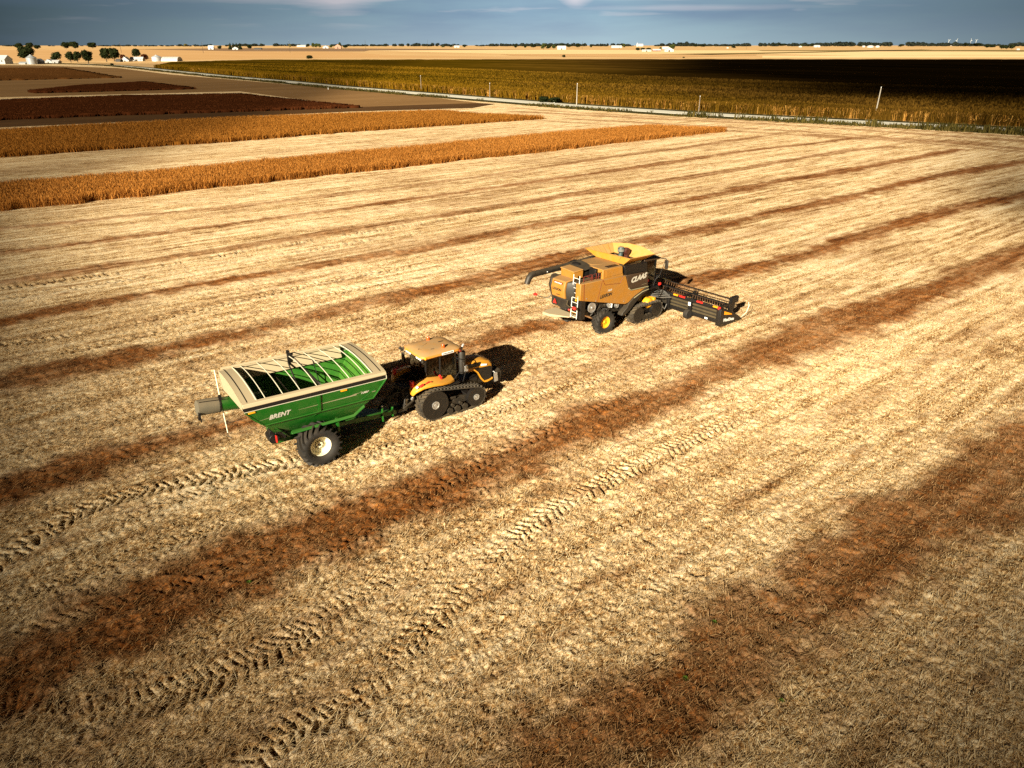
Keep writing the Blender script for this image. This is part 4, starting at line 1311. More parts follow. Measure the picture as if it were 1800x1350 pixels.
    for sd_ in (1, -1):
        s = MB(); s.tube([(-5.9, sd_ * 0.7, 2.3), (-6.1, sd_ * 0.8, 2.12), (-6.25, sd_ * 1.35, 2.10), (-6.3, sd_ * 1.62, 2.16)], 0.03, 6)
        a = s.build('lamp_arm', M['olive'], root)
        s = MB(); s.lathe([(0.07, -0.05), (0.09, 0), (0.07, 0.05)], c=(-6.33, sd_ * 1.70, 2.16), n=12); s.box(-6.36, -6.26, sd_ * 1.52, sd_ * 1.70, 2.12, 2.24)
        s.build('tail_lamp', M['red'], a)
    s = MB(); s.rbox((-5.75, -0.72, 1.72), (0.3, 0.10, 0.07), (0, 0.3, 0.4)); s.build('reflector', M['red'], root)
    s = MB(); s.rbox((-3.0, -1.42, 1.62), (0.05, 0.05, 0.35), (0, 0.15, 0)); s.rbox((-3.1, -1.4, 1.74), (0.06, 0.06, 0.12), (0, 0, 0)); s.build('spring_strut', M['lens'], root)

    # unloading auger folded back along the far side
    a = MB()
    a.tube([(-1.9, 1.42, 3.62), (-4.0, 1.36, 3.56), (-6.85, 1.28, 3.56)], 0.17, 18)
    au = a.build('unloading_auger', M['dark_dusty'], root)
    a = MB()
    a.tube([(-6.78, 1.28, 3.57), (-7.0, 1.27, 3.54), (-7.16, 1.27, 3.40), (-7.30, 1.28, 3.10)], [0.175, 0.185, 0.18, 0.165], 18)
    a.build('auger_spout', M['dark_dusty'], au)
    a = MB(); a.lathe([(0.125, 0), (0.125, 0.02)], c=(0, 0, 0), axis='z', n=16)
    q = a.build('spout_mouth', M['dark'], au); q.location = (-7.315, 1.283, 3.07); q.rotation_euler = (0, R(26), 0)
    a = MB(); a.lathe([(0.035, -0.01), (0.035, 0.01)], c=(-5.9, 1.09, 3.58), n=10); a.build('work_lamp', M['lens'], au)
    a = MB(); a.tube([(-1.9, 1.42, 3.62), (-1.6, 1.35, 3.4), (-1.5, 1.3, 2.6)], 0.2, 14); a.build('auger_elbow', M['dark_dusty'], au)
    a = MB(); a.sheet([(-4.9, 1.1, 3.52), (-3.2, 0.9, 3.75), (-3.3, 1.55, 3.78), (-4.9, 1.5, 3.56)], 0.05); a.build('auger_cradle', Dk, au)

    # rear wheels
    for sd_ in (-1, 1):
        w_ = rim_mb(0.36, 0.55, sd_, 0.5).build('wheel', M['orange_rim'], root)
        w_.location = (-3.56, sd_ * 1.34, 0.66)
        if sd_ > 0: w_.location.x = -3.66
        w_.rotation_euler = (0, 0, R(-5))
        t = tyre_mb(0.70, 0.56, 0.36, 17, 0.075, 0.07, 0.30).build('tyre', M['rubber'], w_)
        hub_mb(0.13, sd_ * 0.06, sd_, 8).build('hub', M['orange_rim'], w_)
    ax = MB(); ax.tube([(-3.6, -1.15, 0.72), (-3.6, 0, 0.85), (-3.6, 1.15, 0.72)], 0.13, 10); ax.box(-3.75, -3.4, -0.3, 0.3, 0.8, 1.3); ax.build('rear_axle', Dk, root)

    # rubber tracks
    for sd_ in (-1, 1):
        yo, yi = sd_ * 1.75, sd_ * 1.13
        y0, y1 = min(yo, yi), max(yo, yi)
        circ = [(-0.86, 0.56, 0.47), (0.82, 0.56, 0.47)]
        bt = belt_mb(circ, y0, y1, 0.045, 30, 0.075, 0.15, 0.07).build('track_belt', M['rubber_track'], root)
        for c0 in circ:
            m = MB(); wheel_disc(m, c0, 0.465, yo - sd_ * 0.24, yo - sd_ * 0.03, sd_); m.build('track_wheel', M['dark'], bt)
            hub_ring(c0, 0.16, yo - sd_ * 0.10, sd_).build('hub', M['steel'] if c0[0] > 0 else M['dark_dusty'], bt)
        m = MB()
        for x in (-0.28, 0.0, 0.28): wheel_disc(m, (x, 0.27), 0.17, yo - sd_ * 0.2, yo - sd_ * 0.06, sd_)
        build_split(m, 'roller', M['dark_dusty'], bt)
        m = MB(); m.box(-0.6, 0.6, min(yo - sd_ * 0.3, yi), max(yo - sd_ * 0.3, yi), 0.42, 0.75); m.build('track_frame', M['dark'], bt)
        m = MB(); m.lathe([(0.30, 1.0), (0.33, 1.15), (0.33, 1.45), (0.25, 1.55), (0.22, 1.58)] if sd_ > 0 else [(0.30, -1.0), (0.33, -1.15), (0.33, -1.45), (0.25, -1.55), (0.22, -1.58)], c=(0.30, 0, 1.02), n=20)
        m.box(0.25, 0.80, min(sd_ * 1.1, sd_ * 1.5), max(sd_ * 1.1, sd_ * 1.5), 1.02, 1.28)
        m.box(0.62, 0.84, min(sd_ * 1.2, sd_ * 1.55), max(sd_ * 1.2, sd_ * 1.55), 0.9, 1.3)
        m.build('final_drive', M['orange_rim'], root, 0.03)

    # feeder house
    f = MB()
    f.py([(0.5, 1.1), (0.7, 1.9), (2.55, 1.15), (2.5, 0.35), (1.9, 0.4)], -0.72, 0.72)
    f.build('feeder_house', M['dark_dusty'], root, 0.03)
    hs = MB()
    for k in range(6):
        y = -0.85 - 0.1 * k
        hs.tube([(0.9, -1.0, 1.5 - 0.05 * k), (1.5, y, 1.7 - 0.12 * k), (2.3, y - 0.25, 1.25 - 0.05 * k)], 0.022, 6)
    hs.tube([(1.25, -1.55, 0.95), (1.35, -1.75, 0.6), (1.6, -1.7, 0.4), (1.9, -1.6, 0.65)], 0.02, 6)
    build_split(hs, 'hydraulic_hose', M['steel'], root)

    # ---------------- draper header
    HX = 2.45
    fr = MB()
    yE = 5.15
    for (z, x, r_) in ((1.16, HX, 0.085), (0.30, HX + 0.12, 0.10)):
        fr.box(x - r_, x + r_, -yE, yE, z - r_, z + r_)
    for y in (-yE, -3.05, -1.35, 1.35, 3.05, yE):
        fr.box(HX - 0.16, HX + 0.20, y - 0.10, y + 0.10, 0.12, 1.20)
    hd = fr.build('header', M['dark'], root, 0.02)
    q = MB()
    for z in (0.50, 0.70, 0.92):
        q.box(HX + 0.02, HX + 0.10, -yE + 0.05, -1.4, z - 0.055, z + 0.055); q.box(HX + 0.02, HX + 0.10, 1.4, yE - 0.05, z - 0.055, z + 0.055)
    build_split(q, 'back_rail', M['olive'], hd, 0.015)
    q = MB(); q.box(HX + 0.11, HX + 0.15, -yE, yE, 0.2, 1.1); q.build('back_sheet', M['dark_dusty'], hd)
    q = MB()
    for s0, s1 in ((-yE + 0.1, -0.8), (0.8, yE - 0.1)):
        q.hexa([(HX + 0.2, s0, 0.42), (4.0, s0, 0.16), (4.0, s1, 0.16), (HX + 0.2, s1, 0.42), (HX + 0.2, s0, 0.47), (4.0, s0, 0.20), (4.0, s1, 0.20), (HX + 0.2, s1, 0.47)])
    q.hexa([(HX + 0.2, -0.8, 0.38), (4.0, -0.8, 0.14), (4.0, 0.8, 0.14), (HX + 0.2, 0.8, 0.38), (HX + 0.2, -0.8, 0.43), (4.0, -0.8, 0.18), (4.0, 0.8, 0.18), (HX + 0.2, 0.8, 0.43)])
    q.build('draper_belt', M['dark'], hd)
    q = MB(); q.box(4.0, 4.12, -yE, yE, 0.10, 0.19)
    for k in range(68):
        y = -yE + 0.08 + k * (2 * yE - 0.16) / 67
        q.add([(4.12, y - 0.025, 0.13), (4.12, y + 0.025, 0.13), (4.12, y, 0.18), (4.24, y, 0.13)], [(0, 1, 2), (0, 3, 1), (1, 3, 2), (2, 3, 0)])
    q.build('cutter_bar', M['dark_dusty'], hd)
    # reel with bats and tines
    rc, rr_ = (3.72, 1.04), 0.46
    q = MB()
    q.tube([(rc[0], -4.95, rc[1]), (rc[0], 4.95, rc[1])], 0.10, 12)
    for k in range(6):
        a = 2 * PI * k / 6 + 0.62
        x, z = rc[0] + rr_ * math.cos(a), rc[1] + rr_ * math.sin(a)
        q.tube([(x, -4.95, z), (x, 4.95, z)], 0.035, 7)
        for y in (-4.9, -2.35, 0.0, 2.35, 4.9):
            q.tube([(rc[0], y, rc[1]), (x, y, z)], 0.022, 5)
    rl = q.build('reel', M['dark'], hd)
    for k in range(6):
        q = MB()
        a = 2 * PI * k / 6 + 0.62
        x, z = rc[0] + rr_ * math.cos(a), rc[1] + rr_ * math.sin(a)
        q.tube([(x, -4.9, z - 0.036), (x, 4.9, z - 0.036)], 0.012, 5)
        for j in range(54):
            y = -4.88 + j * 9.76 / 53
            q.tube([(x, y, z), (x + 0.05, y, z - 0.12), (x + 0.01, y, z - 0.26)], 0.009, 4)
        q.build('tine_comb', M['amber_tine'], rl)
    q = MB()
    for y in (-5.08, -2.35, 2.35, 5.08):
        q = MB()
        q.hexa([(HX, y - 0.05, 1.14), (rc[0] + 0.1, y - 0.05, 1.10), (rc[0] + 0.1, y + 0.05, 1.10), (HX, y + 0.05, 1.14), (HX, y - 0.05, 1.30), (rc[0] + 0.1, y - 0.05, 1.24), (rc[0] + 0.1, y + 0.05, 1.24), (HX, y + 0.05, 1.30)])
        if abs(y) > 3: q.box(rc[0] - 0.10, rc[0] + 0.55, y - 0.10, y + 0.10, 1.22, 1.60)
        q.lathe([(0.30, y - 0.06), (0.30, y + 0.06)], c=(rc[0], 0, rc[1]), n=18)
        q.build('reel_arm', M['dark'], hd)
    # end shields with dividers
    for sd_ in (-1, 1):
        y0 = sd_ * 5.2
        y1 = sd_ * 5.36
        q = MB()
        q.py([(2.30, 0.10), (2.30, 1.18), (2.55, 1.22), (3.6, 0.78), (4.35, 0.30), (4.62, 0.12), (4.3, 0.04), (2.6, 0.02)], y0, y1)
        es = q.build('end_shield', M['dark'], hd, 0.03)
        if sd_ < 0:
            lettering('MacDon', 0.26, M['white'], es, (2.68, -5.366, 0.34), (1, 0, -0.10), (0, 0, 1), bold=0.012, width=1.05)
            w_ = MB(); w_.sheet([(2.66, -5.363, 1.00), (2.66, -5.363, 0.78), (3.50, -5.363, 0.62), (3.42, -5.363, 0.70)], 0.004); w_.build('stripe', M['amber'], es)
        w_ = MB(); w_.tube([(4.5, y1, 0.2), (4.95, y1 + sd_ * 0.05, 0.45), (5.15, y1 + sd_ * 0.05, 0.85), (5.1, y1, 1.05)], 0.022, 6); w_.build('divider_rod', M['cream'], es)
        w_ = MB(); w_.tube([(4.4, y1 + sd_ * 0.03, 0.2), (5.0, y1 + sd_ * 0.16, 0.5), (5.3, y1 + sd_ * 0.12, 1.0)], 0.012, 5); w_.build('divider_wire', M['olive'], es)
        w_ = MB(); w_.lathe([(0.08, 1.1), (0.10, 1.14), (0.10, 1.24), (0.06, 1.28)], c=(2.38, sd_ * 5.16, 0), axis='z', n=12); w_.build('reflector_cap', M['red'], es)
    # coloured reflectors along the back tube
    for (ya, yb, mt) in ((-2.05, -1.70, 'amber'), (-2.60, -2.15, 'red'), (-3.95, -3.50, 'red'), (-5.05, -4.72, 'amber')):
        for sd_ in (1, -1):
            q = MB(); q.box(HX - 0.10, HX - 0.088, min(ya * sd_, yb * sd_), max(ya * sd_, yb * sd_), 1.175, 1.252)
            q.box(HX - 0.088, HX + 0.02, min(ya * sd_, yb * sd_), max(ya * sd_, yb * sd_), 1.248, 1.256)
            q.build('reflector', M[mt], hd)
    q = MB(); q.box(HX + 0.0, HX + 0.014, -4.35, -4.15, 0.26, 0.36); q.rbox((HX - 0.17, -3.05, 0.95), (0.02, 0.16, 0.22), (0, 0, 0)); build_split(q, 'reflector', M['lens'], hd)
    for sd_ in (-1, 1):
        q = MB(); q.lathe([(0.26, sd_ * 2.9), (0.30, sd_ * 2.95), (0.30, sd_ * 3.15), (0.26, sd_ * 3.2)], c=(HX - 0.28, 0, 0.32), n=20); q.build('gauge_wheel', M['rubber'], hd)
    return root


M['amber_tine'] = paint('pale brown tine plastic', (0.16, 0.08, 0.038), 0.5, 0.1)
build_combine()
# ================================================================== tracked tractor
def rounded_rect(x0, x1, y0, y1, r, z, n=5, zf=None):
    P = []
    for (cx, cy, a0) in ((x1 - r, y1 - r, 0), (x0 + r, y1 - r, 90), (x0 + r, y0 + r, 180), (x1 - r, y0 + r, 270)):
        for k in range(n + 1):
            a = R(a0 + 90 * k / n)
            x, y = cx + r * math.cos(a), cy + r * math.sin(a)
            P.append((x, y, z if zf is None else zf(x, y)))
    return P


def build_tractor():
    root = empty('tracked_tractor', (-3.47, 30.93, 0), heading(53.5))
    tag(root, 'yellow and black rubber tracked tractor with dark glass cab hitched to the green cart', 'tractor')
    Dk = M['dark']
    c = MB()
    c.box(-1.95, 0.9, -0.42, 0.42, 0.55, 1.45)
    c.box(0.6, 2.9, -0.32, 0.32, 0.65, 1.05)
    c.box(-0.75, -0.45, -1.0, 1.0, 0.62, 0.9)
    c.box(1.0, 1.3, -1.0, 1.0, 0.48, 0.62)
    c.box(-0.95, 0.6, -0.72, 0.72, 1.25, 1.68)
    body = c.build('chassis', Dk, root, 0.03)
    # hood
    h = MB()
    def sec(x, w, zb, zt):
        return [(x, -w, zb), (x, -w, zt - 0.18), (x, -w * 0.9, zt - 0.06), (x, -w * 0.55, zt), (x, w * 0.55, zt), (x, w * 0.9, zt - 0.06), (x, w, zt - 0.18), (x, w, zb)]
    h.loft([sec(0.95, 0.50, 1.62, 2.06), sec(1.5, 0.50, 1.50, 2.05), sec(2.2, 0.49, 1.40, 1.97), sec(2.62, 0.46, 1.36, 1.84), sec(2.80, 0.40, 1.42, 1.66)])
    hood = h.build('hood', M['yellow_clean'], root, 0.03)
    for sd_ in (-1, 1):
        g = MB()
        g.py([(1.72, 1.62), (1.95, 1.40), (2.15, 1.02), (2.30, 0.86), (2.68, 0.82), (2.76, 1.40), (2.62, 1.52), (2.2, 1.56)], sd_ * 0.30, sd_ * 0.515)
        gg = g.build('side_grille', Dk, hood, 0.02)
        s = MB()
        q = [(1.15, 1.72), (1.60, 1.62), (1.90, 1.36), (2.08, 1.02), (2.26, 0.80), (2.42, 0.78), (2.74, 0.86)]
        s.loft([[(p[0], sd_ * 0.44, p[1] - 0.035), (p[0] + 0.02, sd_ * 0.545, p[1] - 0.035), (p[0] + 0.02, sd_ * 0.545, p[1] + 0.05), (p[0], sd_ * 0.44, p[1] + 0.05)] for p in q])
        s.build('side_strip', M['yellow_clean'], hood, 0.01)
        s = MB(); s.py([(1.25, 1.70), (2.05, 1.68), (2.1, 1.86), (1.3, 1.90)], sd_ * 0.40, sd_ * 0.512); s.build('side_vent', Dk, hood, 0.01)
        s = MB(); s.py([(2.10, 1.66), (2.42, 1.60), (2.46, 1.68), (2.14, 1.75)], sd_ * 0.40, sd_ * 0.518); s.build('headlight', M['lens'], hood, 0.01)
    n = MB(); n.box(2.58, 2.86, -0.38, 0.38, 0.80, 1.45); n.build('nose_grille', Dk, hood, 0.04)
    # cab frame, glass, roof
    cabp = MB()
    cabp.loft([rounded_rect(-1.02, 0.62, -0.70, 0.70, 0.2, 1.55), rounded_rect(-1.06, 0.66, -0.74, 0.74, 0.2, 1.72)])
    cab = cabp.build('cab', Dk, root, 0.02)
    p = MB()
    for (x, y, x2, y2) in ((-1.0, -0.66, -0.98, -0.70), (-1.0, 0.66, -0.98, 0.70), (0.60, -0.66, 0.56, -0.70), (0.60, 0.66, 0.56, 0.70), (-0.30, -0.75, -0.28, -0.77), (-0.30, 0.75, -0.28, 0.77)):
        p.tube([(x, y, 1.7), (x2, y2, 2.88)], 0.042, 6)
    build_split(p, 'cab_pillar', Dk, cab)
    A = rounded_rect(-1.05, 0.65, -0.74, 0.74, 0.14, 1.73); B = rounded_rect(-1.02, 0.60, -0.76, 0.76, 0.14, 2.86)
    for k, nm in enumerate(('side_window', 'rear_window', 'side_window', 'windscreen')):
        i0 = k * 6
        idx = [(i0 + 3 + j) % 24 for j in range(7)]
        g = MB(); g.loft([[A[i] for i in idx], [B[i] for i in idx]], cap=False, closed=False)
        g.build(nm, M['glass'], cab)
    s = MB(); s.box(-0.55, -0.05, -0.28, 0.28, 1.72, 2.05); s.box(-0.68, -0.48, -0.28, 0.28, 2.0, 2.6); s.build('driver_seat', M['seat'], cab, 0.04)
    s = MB(); s.tube([(0.5, 0, 1.72), (0.35, 0, 2.2)], 0.05, 6); s.lathe([(0.19, 2.2), (0.19, 2.23), (0.15, 2.23), (0.15, 2.2)], c=(0.33, 0, 0), axis='z', n=20, close=True); s.build('steering_wheel', Dk, cab)
    s = MB(); s.box(-0.1, 0.05, -0.58, -0.45, 1.8, 2.15); s.box(-0.25, 0.1, -0.55, -0.35, 1.72, 1.95); s.build('control_console', M['olive'], cab, 0.02)
    r = MB()
    r.loft([rounded_rect(-1.16, 0.74, -0.84, 0.84, 0.22, 2.86), rounded_rect(-1.26, 0.86, -0.92, 0.92, 0.30, 2.93), rounded_rect(-1.24, 0.84, -0.91, 0.91, 0.30, 3.03), rounded_rect(-1.12, 0.70, -0.80, 0.80, 0.30, 3.11), rounded_rect(-0.8, 0.4, -0.5, 0.5, 0.25, 3.14)])
    roof = r.build('cab_roof', M['roof_yellow'], root, 0)
    s = MB()
    s.tube([(-1.0, -0.1, 3.125), (-0.85, -0.35, 3.125), (-0.80, -0.62, 3.118), (-0.95, -0.76, 3.09)], 0.008, 5)
    s.tube([(-1.0, -0.1, 3.125), (-0.30, 0.30, 3.143)], 0.008, 5)
    s.tube([(-0.55, -0.46, 3.143), (-0.42, -0.50, 3.143)], 0.02, 5)
    s.box(0.18, 0.42, 0.05, 0.14, 3.13, 3.150)
    build_split(s, 'roof_seam', M['brown_dark'], roof)
    for (x, y) in ((-0.05, 0.62), (0.02, -0.58)):
        b = MB(); b.lathe([(0.085, 3.08), (0.075, 3.24), (0.05, 3.29), (0.01, 3.30)], c=(x, y, 0), axis='z', n=16); b.lathe([(0.1, 3.07), (0.1, 3.12)], c=(x, y, 0), axis='z', n=16)
        b.build('beacon', M['beacon'], roof)
    for sd_ in (-1, 1):
        s = MB(); s.box(-0.25, 0.36, sd_ * 0.915, sd_ * 0.935, 2.925, 3.035)
        q = s.build('roof_plaque', M['lens'], roof, 0.004)
        if sd_ < 0: lettering('CHALLENGER', 0.07, M['black_letter'], q, (-0.22, -0.937, 2.955), (1, 0, 0), (0, 0, 1), bold=0.003, extrude=0.002, width=0.55)
        s = MB(); s.rbox((-0.98, sd_ * 0.84, 2.95), (0.34, 0.10, 0.09), (0, 0, sd_ * -0.5)); s.build('turn_signal', M['amber'], roof, 0.02)
        s = MB(); s.lathe([(0.05, -0.05), (0.07, 0), (0.05, 0.05)], c=(0.72, sd_ * 0.88, 2.9), n=12); s.build('marker_lamp', M['dark_red'], roof)
    for y in (-0.62, -0.46, -0.30, 0.30, 0.46, 0.62):
        s = MB(); s.lathe([(0.03, -1.14), (0.06, -1.19), (0.06, -1.21), (0.01, -1.215)], c=(0, y, 2.86), axis='x', n=12); s.build('work_lamp', M['lens'], roof)
    for sd_ in (-1, 1):
        s = MB(); s.tube([(-1.15, sd_ * 0.80, 2.92), (-1.30, sd_ * 1.02, 2.92)], 0.03, 6); s.lathe([(0.05, -0.06), (0.075, 0), (0.05, 0.06)], c=(-1.32, sd_ * 1.02, 2.90), axis='x', n=12); s.lathe([(0.04, -0.06), (0.06, 0), (0.04, 0.06)], c=(-1.22, sd_ * 1.0, 2.80), axis='x', n=12)
        s.build('lamp_bracket', M['dark_dusty'], root)
    # fenders over the tracks
    for sd_ in (-1, 1):
        f = MB()
        yo, yi = sd_ * 1.32, sd_ * 0.70
        top = [(-1.90, 1.52, 0.30), (-1.78, 1.70, 0.16), (-1.45, 1.84, 0.06), (-1.0, 1.86, 0.0), (-0.5, 1.78, 0.02), (-0.05, 1.70, 0.14), (0.30, 1.66, 0.30)]
        f.loft([[(x, yi, z - 0.10), (x, yo - sd_ * tp, z - 0.15), (x, yo - sd_ * tp, z - 0.05), (x, yo - sd_ * (tp + 0.08), z), (x, yi, z + 0.12)] for (x, z, tp) in top])
        fd = f.build('fender', M['yellow_clean'], root, 0.03)
        s = MB(); s.rbox((-1.52, sd_ * 1.18, 1.88), (0.22, 0.12, 0.06), (0, -0.35, 0)); s.build('tail_light', M['red'], fd, 0.02)
        s = MB(); s.rbox((-1.72, sd_ * 1.14, 1.83), (0.12, 0.12, 0.07), (0, -0.5, 0)); s.build('reverse_light', M['lens'], fd, 0.02)
        s = MB(); s.tube([(-1.3, sd_ * 1.16, 1.90), (-1.12, sd_ * 1.16, 1.96), (-0.98, sd_ * 1.16, 1.90)], 0.025, 6); s.build('grab_handle', M['red'], fd)
        s = MB(); s.rbox((-0.42, sd_ * 0.98, 1.93), (0.10, 0.10, 0.22), (0, -0.5, 0)); s.build('knob', M['red'], fd, 0.02)
        s = MB(); s.box(-1.86, -1.72, min(sd_ * 0.72, sd_ * 0.90), max(sd_ * 0.72, sd_ * 0.90), 1.75, 2.05); s.build('warning_plate', M['red'], fd, 0.03)
    # exhaust
    e = MB(); e.lathe([(0.10, 1.6), (0.17, 1.66), (0.18, 2.66), (0.16, 2.72), (0.08, 2.74)], c=(0.98, -0.60, 0), axis='z', n=22)
    ex = e.build('exhaust_stack', M['dark_dusty'], root)
    e = MB(); e.tube([(0.98, -0.60, 2.68), (0.98, -0.60, 2.82), (1.03, -0.585, 2.93), (1.13, -0.56, 3.02)], 0.062, 12); e.build('exhaust_pipe', M['steel'], ex)
    e = MB(); e.box(1.0, 1.2, -0.80, -0.68, 1.72, 2.02); e.build('heat_shield', M['steel'], ex, 0.02)
    # steps, mirrors, front weights
    s = MB(); s.box(-0.2, 0.5, -1.15, -0.74, 1.45, 1.5); s.box(0.25, 0.75, -1.0, -0.74, 1.15, 1.2); s.tube([(0.2, -0.95, 1.5), (0.55, -1.0, 1.9), (0.95, -0.8, 1.75)], 0.02, 6); s.tube([(0.75, -0.95, 1.25), (0.95, -0.95, 1.85)], 0.02, 6)
    s.build('cab_steps', Dk, root)
    for sd_ in (-1, 1):
        s = MB(); s.tube([(-0.95, sd_ * 0.75, 2.6), (-1.02, sd_ * 1.15, 2.62), (-1.04, sd_ * 1.3, 2.5)] if sd_ > 0 else [(0.6, -0.75, 2.5), (0.72, -1.0, 2.5), (0.74, -1.08, 2.4)], 0.018, 6)
        q = s.build('mirror_arm', Dk, root)
        s = MB()
        if sd_ > 0: s.box(-1.08, -1.0, 1.2, 1.42, 2.05, 2.5)
        else: s.box(0.70, 0.78, -1.16, -1.0, 2.05, 2.4)
        s.build('mirror', M['dark_dusty'], q, 0.02)
    s = MB()
    for k in range(9):
        y = -0.44 + k * 0.11
        s.py([(2.86, 0.62), (2.90, 1.12), (3.22, 1.20), (3.30, 1.05), (3.26, 0.60)], y - 0.048, y + 0.048)
    s.box(2.4, 3.0, -0.30, 0.30, 0.60, 0.80)
    s.build('front_weights', M['dark_dusty'], root)
    s = MB(); s.rbox((2.88, -0.62, 0.92), (0.20, 0.03, 0.46), (0, -0.1, 0)); s.tube([(2.8, -0.5, 1.2), (2.9, -0.62, 1.1)], 0.03, 6); s.build('marker_plate', M['steel'], root)
    # rear hitch
    s = MB()
    s.box(-2.25, -1.8, -0.22, 0.22, 0.36, 0.52)
    for y in (-0.5, 0.5):
        s.tube([(-1.6, y, 0.9), (-2.2, y * 1.25, 0.72)], 0.055, 8); s.tube([(-1.7, y, 1.45), (-2.05, y * 1.15, 1.2), (-2.15, y * 1.2, 0.75)], 0.045, 8)
    s.box(-2.05, -1.7, -0.35, 0.35, 1.05, 1.55)
    s.tube([(-2.0, 0, 1.4), (-2.2, 0, 1.1)], 0.06, 8)
    s.build('rear_hitch', M['dark_dusty'], root, 0.01)
    s = MB()
    for k in range(8):
        y = -0.38 + k * 0.1
        s.tube([(-1.95, y, 1.35), (-2.3 - 0.05 * k, y * 0.8, 1.45 - 0.06 * k), (-2.75, y * 0.4, 1.0), (-3.1, y * 0.2, 0.75)], 0.018, 5)
    build_split(s, 'hydraulic_hose', Dk, root)
    s = MB(); s.rbox((-1.95, -0.45, 0.95), (0.12, 0.1, 0.32), (0.2, 0.2, 0)); s.rbox((-1.72, -0.62, 1.1), (0.1, 0.1, 0.18), (0.2, 0.3, 0)); build_split(s, 'lift_cylinder', M['steel'], root, 0.02)
    # tracks
    for sd_ in (-1, 1):
        yo, yi = sd_ * 1.28, sd_ * 0.74
        y0, y1 = min(yo, yi), max(yo, yi)
        circ = [(-0.90, 0.76, 0.68), (1.30, 0.55, 0.47), (0.25, 0.23, 0.15)]
        bt = belt_mb(circ, y0, y1, 0.045, 44, 0.07, 0.13, 0.055).build('track_belt', M['rubber_track'], root)
        m = MB(); wheel_disc(m, circ[0][:2], 0.675, yo - sd_ * 0.20, yo - sd_ * 0.01, sd_); m.build('drive_wheel', Dk, bt)
        hub_ring(circ[0][:2], 0.19, yo - sd_ * 0.01, sd_).build('hub', M['steel'], bt)
        m = MB(); wheel_disc(m, circ[1][:2], 0.465, yo - sd_ * 0.18, yo - sd_ * 0.01, sd_); m.build('idler_wheel', Dk, bt)
        hub_ring(circ[1][:2], 0.15, yo - sd_ * 0.01, sd_).build('hub', M['steel'], bt)
        for x in (-0.14, 0.27, 0.68):
            m = MB(); wheel_disc(m, (x, 0.235), 0.15, yo - sd_ * 0.16, yo - sd_ * 0.01, sd_); m.build('roller', M['dark_dusty'], bt)
        m = MB()
        for x in (0.02, 0.45): m.lathe([(0.085, yo - sd_ * 0.14), (0.085, yo - sd_ * 0.02), (0.01, yo - sd_ * 0.02)], c=(x, 0, 0.46), n=14)
        build_split(m, 'support_roller', M['dark_dusty'], bt)
        m = MB()
        m.py([(-0.5, 0.40), (-0.3, 0.62), (0.6, 0.74), (1.1, 0.62), (1.1, 0.46), (0.6, 0.42), (-0.1, 0.36)], yo - sd_ * 0.16, yo - sd_ * 0.34)
        m.rbox((0.35, yo - sd_ * 0.14, 0.62), (0.5, 0.04, 0.05), (0, 0.25, 0)); m.rbox((0.1, yo - sd_ * 0.14, 0.80), (0.3, 0.04, 0.12), (0, 0.05, 0))
        m.build('track_frame', M['dark_dusty'], bt, 0.01)
    return root


build_tractor()


